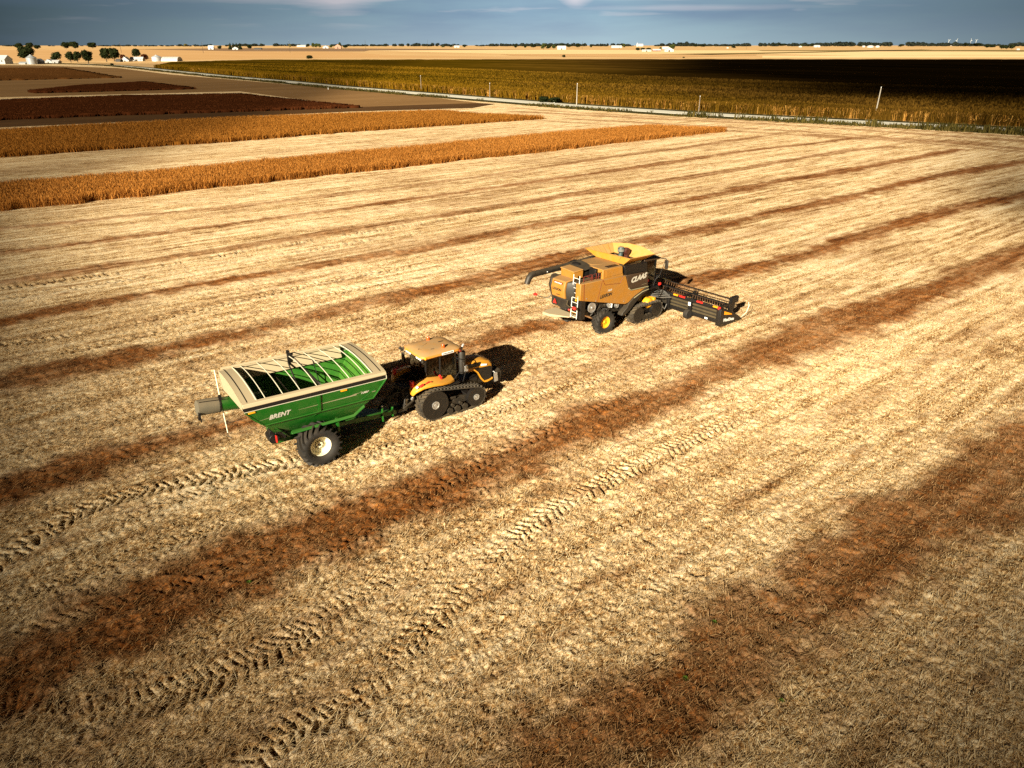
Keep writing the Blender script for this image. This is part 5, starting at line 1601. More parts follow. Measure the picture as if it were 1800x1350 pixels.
# ================================================================== grain cart
def build_cart():
    root = empty('grain_cart', (-8.58, 27.16, 0), heading(57.15))
    tag(root, 'green and beige grain cart with bowed open top and big black tyres', 'grain cart')
    Gr, Be, Dk = M['green'], M['beige'], M['dark']
    zr, hl, hw = 3.45, 2.86, 1.97

    def ring(x0, x1, w, z, t=0.0):
        return [(x0 + t, -w + t, z), (x1 - t, -w + t, z), (x1 - t, w - t, z), (x0 + t, w - t, z)]
    # hopper: outer skin and inner skin joined at the top
    o3 = [ring(-0.75, 0.75, 0.45, 0.86), ring(-1.55, 1.55, 0.95, 1.35), ring(-2.16, 2.26, 1.80, 2.36), ring(-hl + 0.02, hl - 0.02, hw - 0.03, 3.14)]
    inn = [ring(-hl + 0.02, hl - 0.02, hw - 0.03, 3.14, 0.05), ring(-2.16, 2.26, 1.80, 2.40, 0.05), ring(-1.55, 1.55, 0.95, 1.42, 0.05), ring(-0.75, 0.75, 0.45, 0.95, 0.05)]
    h = MB(); h.loft(o3, cap=False); h.add(o3[0], [(0, 1, 2, 3)])
    hop = h.build('hopper', Gr, root, 0.012)
    i_ = MB(); i_.loft(inn, cap=False); i_.add(inn[-1], [(0, 1, 2, 3)])
    inside = i_.build('hopper_lining', M['green_in'], root)
    q = MB(); q.loft([ring(-hl + 0.02, hl - 0.02, hw - 0.03, 3.135, 0.004), ring(-hl + 0.02, hl - 0.02, hw - 0.03, 3.135, 0.048)], cap=False); q.build('lining_edge', M['green_in'], hop)
    # folded seams, ribs and stripes of the side walls
    def wall_y(z):      # outer side wall
        return 1.80 + (hw - 0.03 - 1.80) * (z - 2.36) / (3.14 - 2.36)
    for sd_ in (-1, 1):
        s = MB()
        s.hexa([(-0.05, sd_ * (wall_y(2.38) + 0.004), 2.38), (0.05, sd_ * (wall_y(2.38) + 0.004), 2.38), (0.05, sd_ * (wall_y(2.38) + 0.05), 2.38), (-0.05, sd_ * (wall_y(2.38) + 0.05), 2.38),
                (-0.05, sd_ * (wall_y(3.14) + 0.004), 3.14), (0.05, sd_ * (wall_y(3.14) + 0.004), 3.14), (0.05, sd_ * (wall_y(3.14) + 0.05), 3.14), (-0.05, sd_ * (wall_y(3.14) + 0.05), 3.14)])
        s.tube([(-0.03, sd_ * (wall_y(2.4) + 0.02), 2.38), (-0.35, sd_ * 1.40, 1.92)], 0.02, 5)
        for (x0, x1, za, zb_) in ((-2.15, 2.28, 2.36, 2.36),):
            s.tube([(x0, sd_ * 1.81, za), (x1, sd_ * 1.81, zb_)], 0.03, 6)
        s.tube([(2.28, sd_ * 1.80, 2.38), (2.83, sd_ * 1.945, 3.13)], 0.035, 6)
        s.tube([(-2.18, sd_ * 1.80, 2.38), (-2.83, sd_ * 1.945, 3.13)], 0.03, 6)
        s.tube([(1.72, sd_ * (wall_y(2.40) + 0.008), 2.40), (2.36, sd_ * (wall_y(2.78) + 0.01), 2.80)], 0.012, 5)
        s.tube([(2.36, sd_ * (wall_y(2.80) + 0.01), 2.80), (-0.9, sd_ * (wall_y(2.80) + 0.01), 2.80)], 0.012, 5)
        build_split(s, 'wall_rib', Gr, hop)
        st = MB()
        for (x0, x1, za, zb_, th_) in ((-2.35, -1.9, 2.62, 2.66, 0.02), (-0.85, 1.55, 2.685, 2.72, 0.045), (1.30, 1.78, 2.74, 2.80, 0.05), (2.10, 2.36, 2.66, 2.68, 0.03)):
            ya, yb = sd_ * (wall_y(za) + 0.006), sd_ * (wall_y(zb_) + 0.006)
            dz = 0.5 * th_
            P = [(x0, ya, za), (x1, yb, zb_ - dz), (x1, sd_ * (wall_y(zb_ + dz) + 0.006), zb_ + dz), (x0 + 0.02, ya, za + 0.004)]
            st.sheet(P if sd_ < 0 else P[::-1], 0.004)
        build_split(st, 'stripe', M['olive_trim'], hop)
        if sd_ < 0:
            up = (0, -(wall_y(3.14) - wall_y(2.36)), 0.78)
            lettering('BRENT', 0.27, M['grey_letter'], hop, (-1.98, -(wall_y(2.57) + 0.012), 2.57), (1, 0, 0.04), up, shear=0.38, bold=0.008, spacing=1.05, width=0.86)
            lettering('1387', 0.14, M['grey_letter'], hop, (1.72, -(wall_y(2.70) + 0.012), 2.70), (1, 0, 0.02), up, shear=0.35, bold=0.004, width=0.36)
        for x in (-2.58, 1.02):
            s = MB(); s.box(x - 0.13, x + 0.13, min(sd_ * 1.925, sd_ * 1.965), max(sd_ * 1.925, sd_ * 1.965), 3.045, 3.105); s.build('amber_reflector', M['amber'], hop, 0.01)
    # beige tapered rim with a black band and a thin white line under it
    r = MB()
    cr = 0.16
    for sd_ in (-1, 1):
        r.px([(sd_ * (hw - 0.02), 3.30), (sd_ * hw, 3.33), (sd_ * (hw - 0.05), zr), (sd_ * (hw - 0.20), zr + 0.03), (sd_ * (hw - 0.20), zr - 0.02), (sd_ * (hw - 0.09), 3.30)], -hl, hl)
    rim = r.build('rim', Be, root, 0.01)
    for sd_ in (-1, 1):
        b = MB(); b.box(-hl + 0.01, hl - 0.01, min(sd_ * 1.90, sd_ * 1.955), max(sd_ * 1.90, sd_ * 1.955), 3.16, 3.298); b.build('black_band', Dk, rim)
        b = MB(); b.box(-hl + 0.01, hl - 0.01, min(sd_ * 1.91, sd_ * 1.962), max(sd_ * 1.91, sd_ * 1.962), 3.138, 3.158); b.box(hl - 0.03, hl + 0.0, min(sd_ * 1.90, sd_ * 1.962), max(sd_ * 1.90, sd_ * 1.962), 3.16, 3.30); b.build('white_line', M['bow'], rim)
    # arched end caps
    arch = lambda y: 0.15 * (1 - (y / (hw - 0.1)) ** 2)
    ys = [(-hw + 0.12) + k * 2 * (hw - 0.12) / 16 for k in range(17)]
    for sg in (-1, 1):
        x0 = sg * hl
        e = MB()
        outer = [(x0, y, zr + arch(y)) for y in ys]
        inner = [(x0 - sg * 0.55, y * 0.965, zr + arch(y) * 1.0 + 0.02) for y in ys]
        e.loft([outer, inner], cap=False, closed=False)
        e.loft([[(p[0] - sg * 0.01, p[1], p[2] - 0.04) for p in outer], [(p[0] + sg * 0.01, p[1], p[2] - 0.04) for p in inner]], cap=False, closed=False)
        e.loft([inner, [(p[0] + sg * 0.01, p[1], p[2] - 0.04) for p in inner]], cap=False, closed=False)
        cap = e.build('end_cap', Be, root)
        w_ = MB()
        lo = (lambda y: 2.95 - 0.12 * y) if sg < 0 else (lambda y: 3.14)
        for dx in (0.006, -0.034):
            w_.loft([[(x0 + sg * dx, y, zr + arch(y) + 0.002) for y in ys], [(x0 + sg * dx, y, lo(y)) for y in ys]], cap=False, closed=False)
        w_.loft([[(x0 + sg * 0.006, y, lo(y)) for y in ys], [(x0 - sg * 0.034, y, lo(y)) for y in ys]], cap=False, closed=False)
        w_.build('end_wall', Be, cap)
        t = MB(); t.tube([(x0 - sg * 0.20, y * 0.99, zr + arch(y) + 0.012) for y in ys], 0.014, 6); t.build('cap_seam', Dk, cap)
        t = MB(); t.tube([(x0 - sg * 0.55, y * 0.965, zr + arch(y) + 0.02) for y in ys], 0.03, 6); t.build('cap_edge', M['bow'], cap)
        if sg < 0:
            g_ = MB(); g_.hexa([(-2.58, -1.86, 2.79), (-2.56, 1.86, 2.79), (-2.2, 1.80, 2.42), (-2.2, -1.80, 2.42), (-2.64, -1.86, 2.80), (-2.64, 1.86, 2.80), (-2.26, 1.80, 2.40), (-2.26, -1.80, 2.40)]); g_.build('rear_slope', Gr, hop)
    # bows
    for k in range(7):
        x = -1.98 + k * 0.665
        b = MB(); b.tube([(x, y * 0.96, zr + arch(y) + 0.02) for y in ys], 0.019, 8); b.build('bow', M['bow'], root)
    # inside: rolled tarp along the far rim, cross braces, middle hanger, auger guard, dust sheet
    t = MB()
    t.sheet([(-2.3, 1.86, 3.42), (2.3, 1.86, 3.42), (2.3, 1.70, 2.92), (-2.3, 1.70, 2.92)], 0.02)
    t.tube([(-2.75, 1.86, 3.50), (2.75, 1.86, 3.50)], 0.07, 8)
    t.build('rolled_tarp', M['beige'], root)
    b = MB()
    for x in (-0.7, 0.6):
        b.tube([(x, -1.78, 2.75), (x, 1.78, 2.75)], 0.035, 6)
    b.tube([(-0.05, 1.75, 3.2), (-0.05, -0.1, 1.9), (-0.05, -1.7, 3.0)], 0.035, 6)
    b.tube([(-0.7, 0, 2.75), (0.6, 0.3, 1.5)], 0.03, 6)
    b.tube([(0.6, 1.5, 2.7), (1.5, 0.6, 1.6)], 0.025, 6)
    b.tube([(-0.7, 1.5, 2.7), (-1.5, 0.6, 1.6)], 0.025, 6)
    b.tube([(1.0, 1.75, 3.1), (1.05, 0.8, 1.5)], 0.02, 6)
    build_split(b, 'cross_brace', Dk, root)
    b = MB(); b.box(-0.06, 0.06, 1.70, 1.86, 3.2, 3.72); b.tube([(0, 1.75, 3.7), (0.1, -1.7, 3.62)], 0.02, 6); b.build('tarp_hanger', Dk, root)
    b = MB(); b.py([(-0.35, 1.5), (0.9, 1.55), (1.0, 1.75), (0.5, 1.95), (-0.2, 1.9)], 0.1, 1.0); b.build('auger_guard', M['olive'], inside, 0.05)
    b = MB()
    P = []
    for k in range(7):
        row = []
        for j in range(7):
            row.append((-0.4 + k * 0.17, -0.6 + j * 0.14, 1.62 + 0.16 * math.sin(k * 1.7 + j) * math.cos(j * 1.3) + 0.05 * k / 6))
        P.append(row)
    b.loft(P, cap=False, closed=False); b.loft([[(x, y, z - 0.02) for (x, y, z) in row] for row in P], cap=False, closed=False)
    b.build('plastic_sheet', M['white'], inside)
    b = MB(); b.rbox((1.95, 0.4, 2.25), (0.10, 0.5, 0.04), (0, -0.9, 0.5)); b.tube([(2.4, -1.0, 2.7), (2.5, -0.6, 2.95)], 0.02, 5); b.build('inner_step', M['beige'], inside)
    # side step flange over the wheels and chassis
    f = MB()
    for sd_ in (-1, 1):
        f.loft([[(x, sd_ * 1.62, z), (x, sd_ * 1.50, z + 0.05), (x, sd_ * 1.50, z - 0.04), (x, sd_ * 1.62, z - 0.05)] for (x, z) in ((-1.15, 1.62), (1.45, 1.66), (1.95, 1.98))])
        f.box(0.72, 0.84, min(sd_ * 1.3, sd_ * 1.5), max(sd_ * 1.3, sd_ * 1.5), 1.1, 1.66)
        f.tube([(-1.1, sd_ * 1.0, 1.2), (-1.7, sd_ * 1.45, 2.0)], 0.05, 6)
        f.box(-1.9, -0.5, min(sd_ * 0.75, sd_ * 1.05), max(sd_ * 0.75, sd_ * 1.05), 1.28, 1.45)
    f.box(-1.6, 2.0, -0.70, -0.52, 0.85, 1.05); f.box(-1.6, 2.0, 0.52, 0.70, 0.85, 1.05)
    f.box(-0.30, 0.06, -1.05, 1.05, 0.70, 0.95)
    f.build('chassis', Gr, root, 0.02)
    d = MB(); d.rbox((-1.55, -0.9, 1.45), (0.7, 0.35, 0.3), (0, 0.3, 0)); d.lathe([(0.2, -1.2), (0.22, -1.0), (0.22, -0.7), (0.2, -0.6)], c=(-1.75, 0, 1.35), n=16)
    for k in range(5): d.tube([(1.8 + 0.1 * k, -0.3 + 0.15 * k, 1.2), (2.6, -0.1 + 0.05 * k, 1.45), (3.5, 0.0, 1.0)], 0.02, 5)
    d.box(1.2, 1.9, -0.4, 0.4, 1.2, 1.9)
    d.build('drive_shaft_housing', M['dark'], root, 0.02)
    t = MB()
    t.hexa([(1.8, -0.55, 0.72), (3.95, -0.10, 0.42), (3.95, 0.10, 0.42), (1.8, 0.55, 0.72), (1.8, -0.55, 0.98), (3.95, -0.10, 0.62), (3.95, 0.10, 0.62), (1.8, 0.55, 0.98)])
    t.box(3.72, 3.80, -0.18, 0.18, 0.36, 0.84)
    t.build('tongue', Gr, root, 0.02)
    t = MB(); t.tube([(3.2, -0.32, 0.35), (3.2, -0.32, 1.0)], 0.05, 8); t.lathe([(0.06, 1.0), (0.06, 1.06)], c=(3.2, -0.32, 0), axis='z', n=10); t.build('jack', Gr, root)
    t = MB(); t.lathe([(0.045, 1.06), (0.045, 1.12)], c=(3.2, -0.32, 0), axis='z', n=10); t.build('jack_cap', M['lens'], root)
    # unloading auger folded at the rear
    a = MB(); a.tube([(-1.4, 0.75, 2.30), (-2.9, 0.62, 2.50), (-3.25, 0.58, 2.55)], 0.29, 18); au = a.build('unloading_auger', Gr, root)
    a = MB(); a.tube([(-3.26, 0.58, 2.55), (-3.8, 0.53, 2.62), (-4.10, 0.50, 2.66)], [0.31, 0.32, 0.30], 18); a.build('spout_hood', M['tarp'], au)
    a = MB(); a.lathe([(0.318, -0.03), (0.318, 0.03)], c=(0, 0, 0), axis='x', n=18); q = a.build('clamp_band', Dk, au); q.location = (-3.27, 0.58, 2.55); q.rotation_euler = (0, R(8), 0)
    a = MB(); a.tube([(-3.0, 0.4, 2.80), (-3.5, 0.38, 2.87), (-4.0, 0.36, 2.93)], 0.016, 5); a.rbox((-4.10, 0.24, 2.40), (0.08, 0.14, 0.3), (0, 0.2, 0)); a.tube([(-4.08, 0.26, 2.42), (-4.06, 0.26, 2.12)], 0.03, 5); a.rbox((-3.2, 0.5, 2.90), (0.12, 0.1, 0.16), (0, 0, 0)); a.build('spout_cylinder', Dk, au)
    # tarp crank hanging at the rear
    c = MB(); c.tube([(-3.0, 1.9, 3.50), (-3.12, 0.95, 2.4), (-3.20, 0.15, 1.45)], 0.022, 6)
    ck = c.build('tarp_crank', M['cream'], root)
    c = MB(); c.tube([(-3.20, 0.15, 1.45), (-3.22, 0.12, 1.32), (-3.10, 0.05, 1.25)], 0.018, 6); c.tube([(-3.17, 0.4, 1.75), (-2.6, -0.9, 2.40)], 0.016, 5); c.build('crank_handle', M['dark_dusty'], ck)
    # lamps
    for sd_ in (-1, 1):
        s = MB(); s.rbox((-1.72, sd_ * 1.42, 1.46), (0.05, 0.12, 0.30), (0, 0, 0)); s.build('tail_lamp', M['red'], root, 0.01)
        s = MB(); s.tube([(-1.3, sd_ * 1.2, 1.6), (-1.72, sd_ * 1.42, 1.72)], 0.03, 6); s.build('lamp_bracket', M['dark_dusty'], root)
    # wheels
    for sd_ in (-1, 1):
        w_ = rim_mb(0.43, 0.95, sd_, 0.5).build('wheel', M['cream'], root)
        w_.location = (-0.12, sd_ * 1.47, 0.80)
        t = tyre_mb(0.80, 0.95, 0.43, 19, 0.085, 0.08, 0.34).build('tyre', M['rubber'], w_)
        hub_mb(0.17, sd_ * 0.08, sd_, 10, 0.02).build('hub', M['dark_dusty'], w_)
    return root


build_cart()
# ------------------------------------------------------------------ trees, farms, poles in the distance
def leaf_mat(name, lo, hi):
    t = NT(name)
    tone = t.attr('tone')
    n = t.noise(t.obj(), 5.0, 3, 0.6)
    c = t.mix(t.math('ADD', t.math('MULTIPLY', tone, 0.6), t.math('MULTIPLY', n, 0.4)), tuple(lo), tuple(hi))
    d = t.n('ShaderNodeBsdfDiffuse'); t.l(c, d.inputs[0])
    tr = t.n('ShaderNodeBsdfTranslucent'); t.l(c, tr.inputs[0])
    mx = t.n('ShaderNodeMixShader', i0=0.15)
    t.l(d.outputs[0], mx.inputs[1]); t.l(tr.outputs[0], mx.inputs[2]); t.l(mx.outputs[0], t.out.inputs[0])
    return t.m


m_leaf = {'dark': leaf_mat('dark foliage', (0.006, 0.009, 0.004), (0.030, 0.036, 0.012)),
          'green': leaf_mat('green foliage', (0.020, 0.030, 0.008), (0.075, 0.085, 0.025)),
          'pale': leaf_mat('pale foliage', (0.06, 0.06, 0.02), (0.16, 0.14, 0.06)),
          'rust': leaf_mat('rust brown foliage', (0.035, 0.010, 0.005), (0.11, 0.035, 0.014))}
m_bark = plain('bark', (0.05, 0.038, 0.026), 0.9)
m_wallw = paint('white farm siding', (0.38, 0.37, 0.35), 0.6, 0.1)
m_wallg = paint('pale grey siding', (0.40, 0.42, 0.43), 0.55, 0.1)
m_roofw = paint('white metal roof', (0.40, 0.40, 0.40), 0.5, 0.1)
m_roofg = paint('grey metal roof', (0.45, 0.47, 0.49), 0.4, 0.1)
m_roofd = plain('dark shingle roof', (0.07, 0.065, 0.06), 0.9)
m_wallr = paint('red barn siding', (0.22, 0.035, 0.02), 0.7, 0.1)
m_brick = paint('pink brick wall', (0.34, 0.18, 0.12), 0.8, 0.1)
m_galv = paint('galvanised bin steel', (0.50, 0.52, 0.54), 0.35, 0.08, metal=0.4)
m_pole = plain('weathered pole timber', (0.26, 0.21, 0.16), 0.9)
m_dkdoor = plain('dark door', (0.03, 0.028, 0.026), 0.8)


def crown_mesh(name, seed, n, kind='round'):
    r = np.random.default_rng(seed)
    C, Rr = [], []
    if kind == 'cone':
        for k in range(9):
            z = 0.08 + 0.9 * k / 9
            C.append((0, 0, z)); Rr.append((0.5 * (1 - z) + 0.05, 0.5 * (1 - z) + 0.05, 0.12))
    else:
        C.append((0, 0, 0.55)); Rr.append((0.36, 0.36, 0.36))
        for k in range(9):
            a = r.uniform(0, 2 * PI); d = r.uniform(0.12, 0.30); z = r.uniform(0.32, 0.80)
            q = r.uniform(0.15, 0.25)
            C.append((d * math.cos(a), d * math.sin(a), z)); Rr.append((q, q, q * 0.85))
    C, Rr = np.array(C), np.array(Rr)
    wgt = Rr[:, 0] ** 2
    k = r.choice(len(C), n, p=wgt / wgt.sum())
    d = r.normal(size=(n, 3)); d /= np.linalg.norm(d, axis=1)[:, None]
    rad = 0.72 + 0.36 * r.random(n)
    P = C[k] + d * Rr[k] * rad[:, None]
    P[:, 2] = np.clip(P[:, 2], 0.10 if kind != 'cone' else 0.03, 1.02)
    a = r.normal(size=(n, 3)); a /= np.linalg.norm(a, axis=1)[:, None]
    b = np.cross(a, d + 0.3 * r.normal(size=(n, 3))); b /= np.linalg.norm(b, axis=1)[:, None] + 1e-9
    s = r.uniform(0.035, 0.075, n)[:, None]
    V = np.stack([P - a * s, P - b * s * 0.7, P + a * s, P + b * s * 0.7], 1).reshape(-1, 3)
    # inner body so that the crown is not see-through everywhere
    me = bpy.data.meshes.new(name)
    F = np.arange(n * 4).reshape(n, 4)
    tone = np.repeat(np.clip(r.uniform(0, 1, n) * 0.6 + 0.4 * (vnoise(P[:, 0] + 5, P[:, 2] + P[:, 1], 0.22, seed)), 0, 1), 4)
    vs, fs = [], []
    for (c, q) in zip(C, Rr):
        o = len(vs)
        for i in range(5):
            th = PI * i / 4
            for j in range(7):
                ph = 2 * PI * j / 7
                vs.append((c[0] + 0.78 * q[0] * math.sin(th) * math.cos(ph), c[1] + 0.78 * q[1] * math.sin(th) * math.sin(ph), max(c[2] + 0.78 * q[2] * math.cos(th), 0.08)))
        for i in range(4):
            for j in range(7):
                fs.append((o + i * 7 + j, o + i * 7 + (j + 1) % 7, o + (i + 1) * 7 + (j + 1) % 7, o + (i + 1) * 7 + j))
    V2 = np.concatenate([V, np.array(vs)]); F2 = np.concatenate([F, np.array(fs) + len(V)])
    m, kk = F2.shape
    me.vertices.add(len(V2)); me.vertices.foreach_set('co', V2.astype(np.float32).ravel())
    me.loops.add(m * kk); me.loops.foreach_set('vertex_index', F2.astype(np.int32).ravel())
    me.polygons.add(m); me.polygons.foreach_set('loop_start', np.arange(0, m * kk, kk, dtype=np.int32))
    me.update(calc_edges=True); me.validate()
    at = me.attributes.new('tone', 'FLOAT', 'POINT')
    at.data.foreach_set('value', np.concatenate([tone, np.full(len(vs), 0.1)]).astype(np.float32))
    return me


CROWNS = {}
for lk in m_leaf:
    for v in range(3):
        me = crown_mesh('crown', 100 + v, 900); me.materials.append(m_leaf[lk]); CROWNS[(lk, v)] = me
me = crown_mesh('crown', 120, 900, 'cone'); me.materials.append(m_leaf['dark']); CROWNS[('cone', 0)] = me
tk = MB(); tk.tube([(0, 0, -0.02), (0.01, 0, 0.25), (0.0, 0.01, 0.55)], [0.035, 0.026, 0.012], 7); tk.tube([(0.008, 0, 0.22), (0.12, 0.05, 0.48)], [0.016, 0.006], 5); tk.tube([(0.005, 0, 0.26), (-0.11, -0.06, 0.52)], [0.015, 0.006], 5)
_t = tk.build('trunk', m_bark); TRUNK = _t.data; bpy.data.objects.remove(_t)


def tree(x0, x1, ytop, ybase, leaf, label, cat='tree', group=None, name='broadleaf_tree', var=None):
    p = G((x0 + x1) / 2, ybase)
    s = ppm(p)
    h, w = (ybase - ytop) / s, (x1 - x0) / s
    r = empty(name, p, random.uniform(0, 6.28))
    tag(r, label, cat, group)
    if var is None: var = random.randrange(3)
    c = bpy.data.objects.new('crown', CROWNS[(leaf, var if leaf != 'cone' else 0)])
    COL.objects.link(c); c.parent = r; c.scale = (w * 1.05, w * 1.05, h)
    t = bpy.data.objects.new('trunk', TRUNK)
    COL.objects.link(t); t.parent = r; t.scale = (h, h, h)
    return r


def shrub(x0, x1, ytop, ybase, leaf, label, name='shrub'):
    p = G((x0 + x1) / 2, ybase); s = ppm(p)
    h, w = (ybase - ytop) / s, (x1 - x0) / s
    me = CROWNS[(leaf, random.randrange(3))]
    o = bpy.data.objects.new(name, me); COL.objects.link(o)
    o.location = p - Vector((0, 0, 0.12 * h)); o.scale = (w * 1.1, w * 1.1, h * 1.12)
    tag(o, label, 'shrub')
    return o


def barn(x0, x1, ytop, ybase, label, wall, roof, kind='gable', cat='building', name='farm_building', yaw=0.0, depth=None, eave=0.55, doors=1):
    p = G((x0 + x1) / 2, ybase); s = ppm(p)
    w, h = (x1 - x0) / s, (ybase - ytop) / s
    dp = depth or max(6.0, 0.5 * w)
    root = empty(name, p + Vector((0, dp / 2, 0)), R(yaw))
    tag(root, label, cat)
    e = h * eave
    hw, hd = w / 2, dp / 2
    m = MB()
    if kind == 'gable':          # ridge runs left to right
        m.px([(-hd, 0), (hd, 0), (hd, e), (0, h - 0.25), (-hd, e)], -hw, hw)
        wl = m.build('wall', wall, root)
        r = MB()
        r.loft([[(x, -hd - 0.4, e - 0.2), (x, 0, h), (x, hd + 0.4, e - 0.2), (x, hd + 0.4, e - 0.4), (x, 0, h - 0.2), (x, -hd - 0.4, e - 0.4)] for x in (-hw - 0.4, hw + 0.4)])
        r.build('roof', roof, root)
    elif kind == 'front':        # gable end faces the camera
        m.py([(-hw, 0), (hw, 0), (hw, e), (0, h - 0.25), (-hw, e)], -hd, hd)
        wl = m.build('wall', wall, root)
        r = MB()
        r.loft([[(-hw - 0.4, y, e - 0.3), (0, y, h), (hw + 0.4, y, e - 0.3), (hw + 0.4, y, e - 0.5), (0, y, h - 0.2), (-hw - 0.4, y, e - 0.5)] for y in (-hd - 0.4, hd + 0.4)])
        r.build('roof', roof, root)
    elif kind == 'quonset':
        P = [(-hd * math.cos(PI * k / 12), h * math.sin(PI * k / 12)) for k in range(13)]
        m.px(P, -hw, hw); wl = m.build('wall', wall, root)
        for k in range(1, 6):
            q = MB(); x = -hw + w * k / 6
            q.loft([[(x + dx, -hd * 1.01 * math.cos(PI * j / 12), h * 1.01 * math.sin(PI * j / 12)) for j in range(13)] for dx in (-0.08, 0.08)], cap=False, closed=False)
            q.build('rib', roof, root)
    elif kind == 'dome':
        m.lathe([(hw, 0), (hw, h * 0.45), (hw * 0.8, h * 0.8), (hw * 0.4, h * 0.97), (0.02, h)], axis='z', n=24); wl = m.build('wall', wall, root)
    elif kind == 'bin':
        m.lathe([(hw, 0), (hw, h * 0.66)], axis='z', n=28)
        for k in range(1, 8): m.lathe([(hw + 0.04, h * 0.66 * k / 8), (hw + 0.04, h * 0.66 * k / 8 + 0.12)], axis='z', n=28)
        wl = m.build('wall', wall, root)
        r = MB(); r.lathe([(hw + 0.25, h * 0.655), (hw * 0.18, h * 0.96), (hw * 0.18, h), (0.02, h)], axis='z', n=28); r.build('roof', roof, root)
    if kind in ('gable', 'front') and doors:
        q = MB(); dw = min(w * 0.18, 4.0)
        q.box(-dw / 2, dw / 2, -hd - 0.06, -hd - 0.01, 0.02, e * 0.8); q.build('door', m_dkdoor, root)
        for sx in (-0.32, 0.32):
            q = MB(); q.box(sx * w - dw * 0.2, sx * w + dw * 0.2, -hd - 0.05, -hd - 0.01, e * 0.45, e * 0.75); q.build('window', m_dkdoor, root)
    return root


# ---- farm at the far left
A = 'behind the left farm'
tree(26, 44, 75, 88, 'dark', 'dark tree on the rise at the far left horizon, left of a wider one', group='trees behind the left farm')
tree(44, 62, 74, 87, 'dark', 'taller dark tree standing directly behind the largest farm tree', group='trees behind the left farm')
tree(58, 73, 78.5, 87, 'dark', 'low dark tree right of the tall one behind the largest farm tree', group='trees behind the left farm')
tree(31, 67, 79, 106, 'dark', 'largest dark tree at the left farm standing behind the silver bin')
tree(90, 112, 90, 108, 'dark', 'round dark tree beside the small white sheds of the left farm')
tree(116, 134, 89.5, 110, 'dark', 'left half of a joined pair of dark round trees on the farm lane')
tree(128, 146, 89, 110, 'dark', 'right half of a joined pair of dark round trees on the farm lane')
tree(144, 168, 87, 112, 'dark', 'tall dark oval tree right of the joined pair at the farm lane')
tree(107, 126, 73, 86.5, 'dark', 'dark wide tree on the horizon above the joined pair')
tree(122, 143, 72, 86.5, 'dark', 'highest dark tree on the horizon above the joined pair')
tree(154, 173, 73.5, 86, 'dark', 'single dark tree on the horizon right of the wide clump')
tree(178, 198, 82, 109, 'dark', 'leaning dark tree at the road bend by the left farm')
tree(190, 213, 82, 108, 'dark', 'broad dark tree at the road bend beside the white tent shed')
tree(231, 250, 84, 103, 'dark', 'dark tree standing behind the pale low barn near the road')
tree(247, 264, 94, 107, 'rust', 'small rust brown tree left of the grain bin by the road')
tree(210, 222, 95, 106, 'rust', 'low brown tree tucked behind the white tent shed')
barn(-22, 15.5, 97, 112.5, 'pale grey shed cut off by the left picture edge', m_wallg, m_roofg, 'gable', yaw=-12)
barn(44.5, 63, 96, 113, 'silver grain bin with cone roof under the largest farm tree', m_galv, m_galv, 'bin', 'grain bin', 'grain_bin')
barn(61, 73, 103, 112.5, 'small white gabled shed right of the silver bin', m_wallw, m_roofw, 'front')
barn(33, 45, 108.5, 113, 'low grey lean-to left of the silver bin', m_wallg, m_roofg, 'gable', doors=0)
barn(79, 91, 104, 111, 'white sloping shed left of the round dark tree', m_wallw, m_roofw, 'front')
barn(90, 103, 105.5, 111, 'low white shed in front of the round dark tree', m_wallw, m_roofw, 'gable')
barn(203, 212, 103.5, 109, 'dark low shed under the broad tree at the road bend', m_roofd, m_roofd, 'gable', doors=0)
barn(212, 227, 99.5, 108, 'white tent shaped shed near the road bend', m_wallw, m_roofw, 'front', eave=0.25)
barn(228, 251, 100, 107.5, 'pale low barn with a dark open front near the road', m_wallw, m_roofw, 'gable', yaw=6, eave=0.5)
barn(265, 283, 96.5, 107.8, 'silver grain bin joined to the long white farm building', m_galv, m_galv, 'bin', 'grain bin', 'grain_bin')
barn(282, 313, 99.8, 107.8, 'long white round-roofed farm building beside the corn', m_wallw, m_wallg, 'quonset', depth=14)
shrub(193.5, 201, 111, 115, 'dark', 'small dark round bush beside the road bend')

# ---- middle distance
shrub(537, 551, 96.5, 104, 'dark', 'lone dark bush at the far edge of the corn, left of centre')
shrub(987, 995, 96, 101, 'dark', 'lone dark round bush at the far edge of the corn, right of centre')
shrub(1199, 1204, 99.5, 102, 'dark', 'tiny dark bush on the olive strip beyond the corn')
shrub(944, 966, 168, 180.5, 'dark', 'dark green weed thicket beside the road at a gap in the corn', 'weed_thicket')
shrub(960, 990, 170, 180.5, 'dark', 'second dark green thicket right of the first at the corn gap', 'weed_thicket')

# ---- farms on the horizon
H = 'on the left horizon'
tree(322, 330, 76.5, 82, 'pale', 'small pale tree alone on the left horizon')
barn(365.5, 376, 80, 87, 'grey barn at the left end of the conifer farm', m_wallg, m_roofg, 'gable')
tree(381, 391, 80, 87, 'dark', 'square dark tree between the grey barn and the conifers')
for k, x in enumerate((405.5, 411, 416.5, 422.5)):
    tree(x - 4, x + 4, 75 + (0.5 if k % 2 else 0), 87, 'cone', 'dark pointed conifer in the row of four at the horizon farm', group='row of four conifers', name='conifer')
barn(408, 419, 82.5, 87.5, 'small pale house in front of the four conifers', m_wallw, m_roofg, 'front')
tree(434, 445, 77, 87, 'dark', 'round dark tree right of the four conifers')
barn(446, 460, 84, 87, 'low dark shed right of the round tree at the conifer farm', m_roofd, m_roofd, 'gable', doors=0)
tree(507, 514, 77, 83, 'pale', 'pale small tree left of the long white building on the horizon')
barn(521, 538, 79, 82.5, 'long white building on the horizon left of the tree clump', m_wallw, m_roofw, 'gable', doors=0)
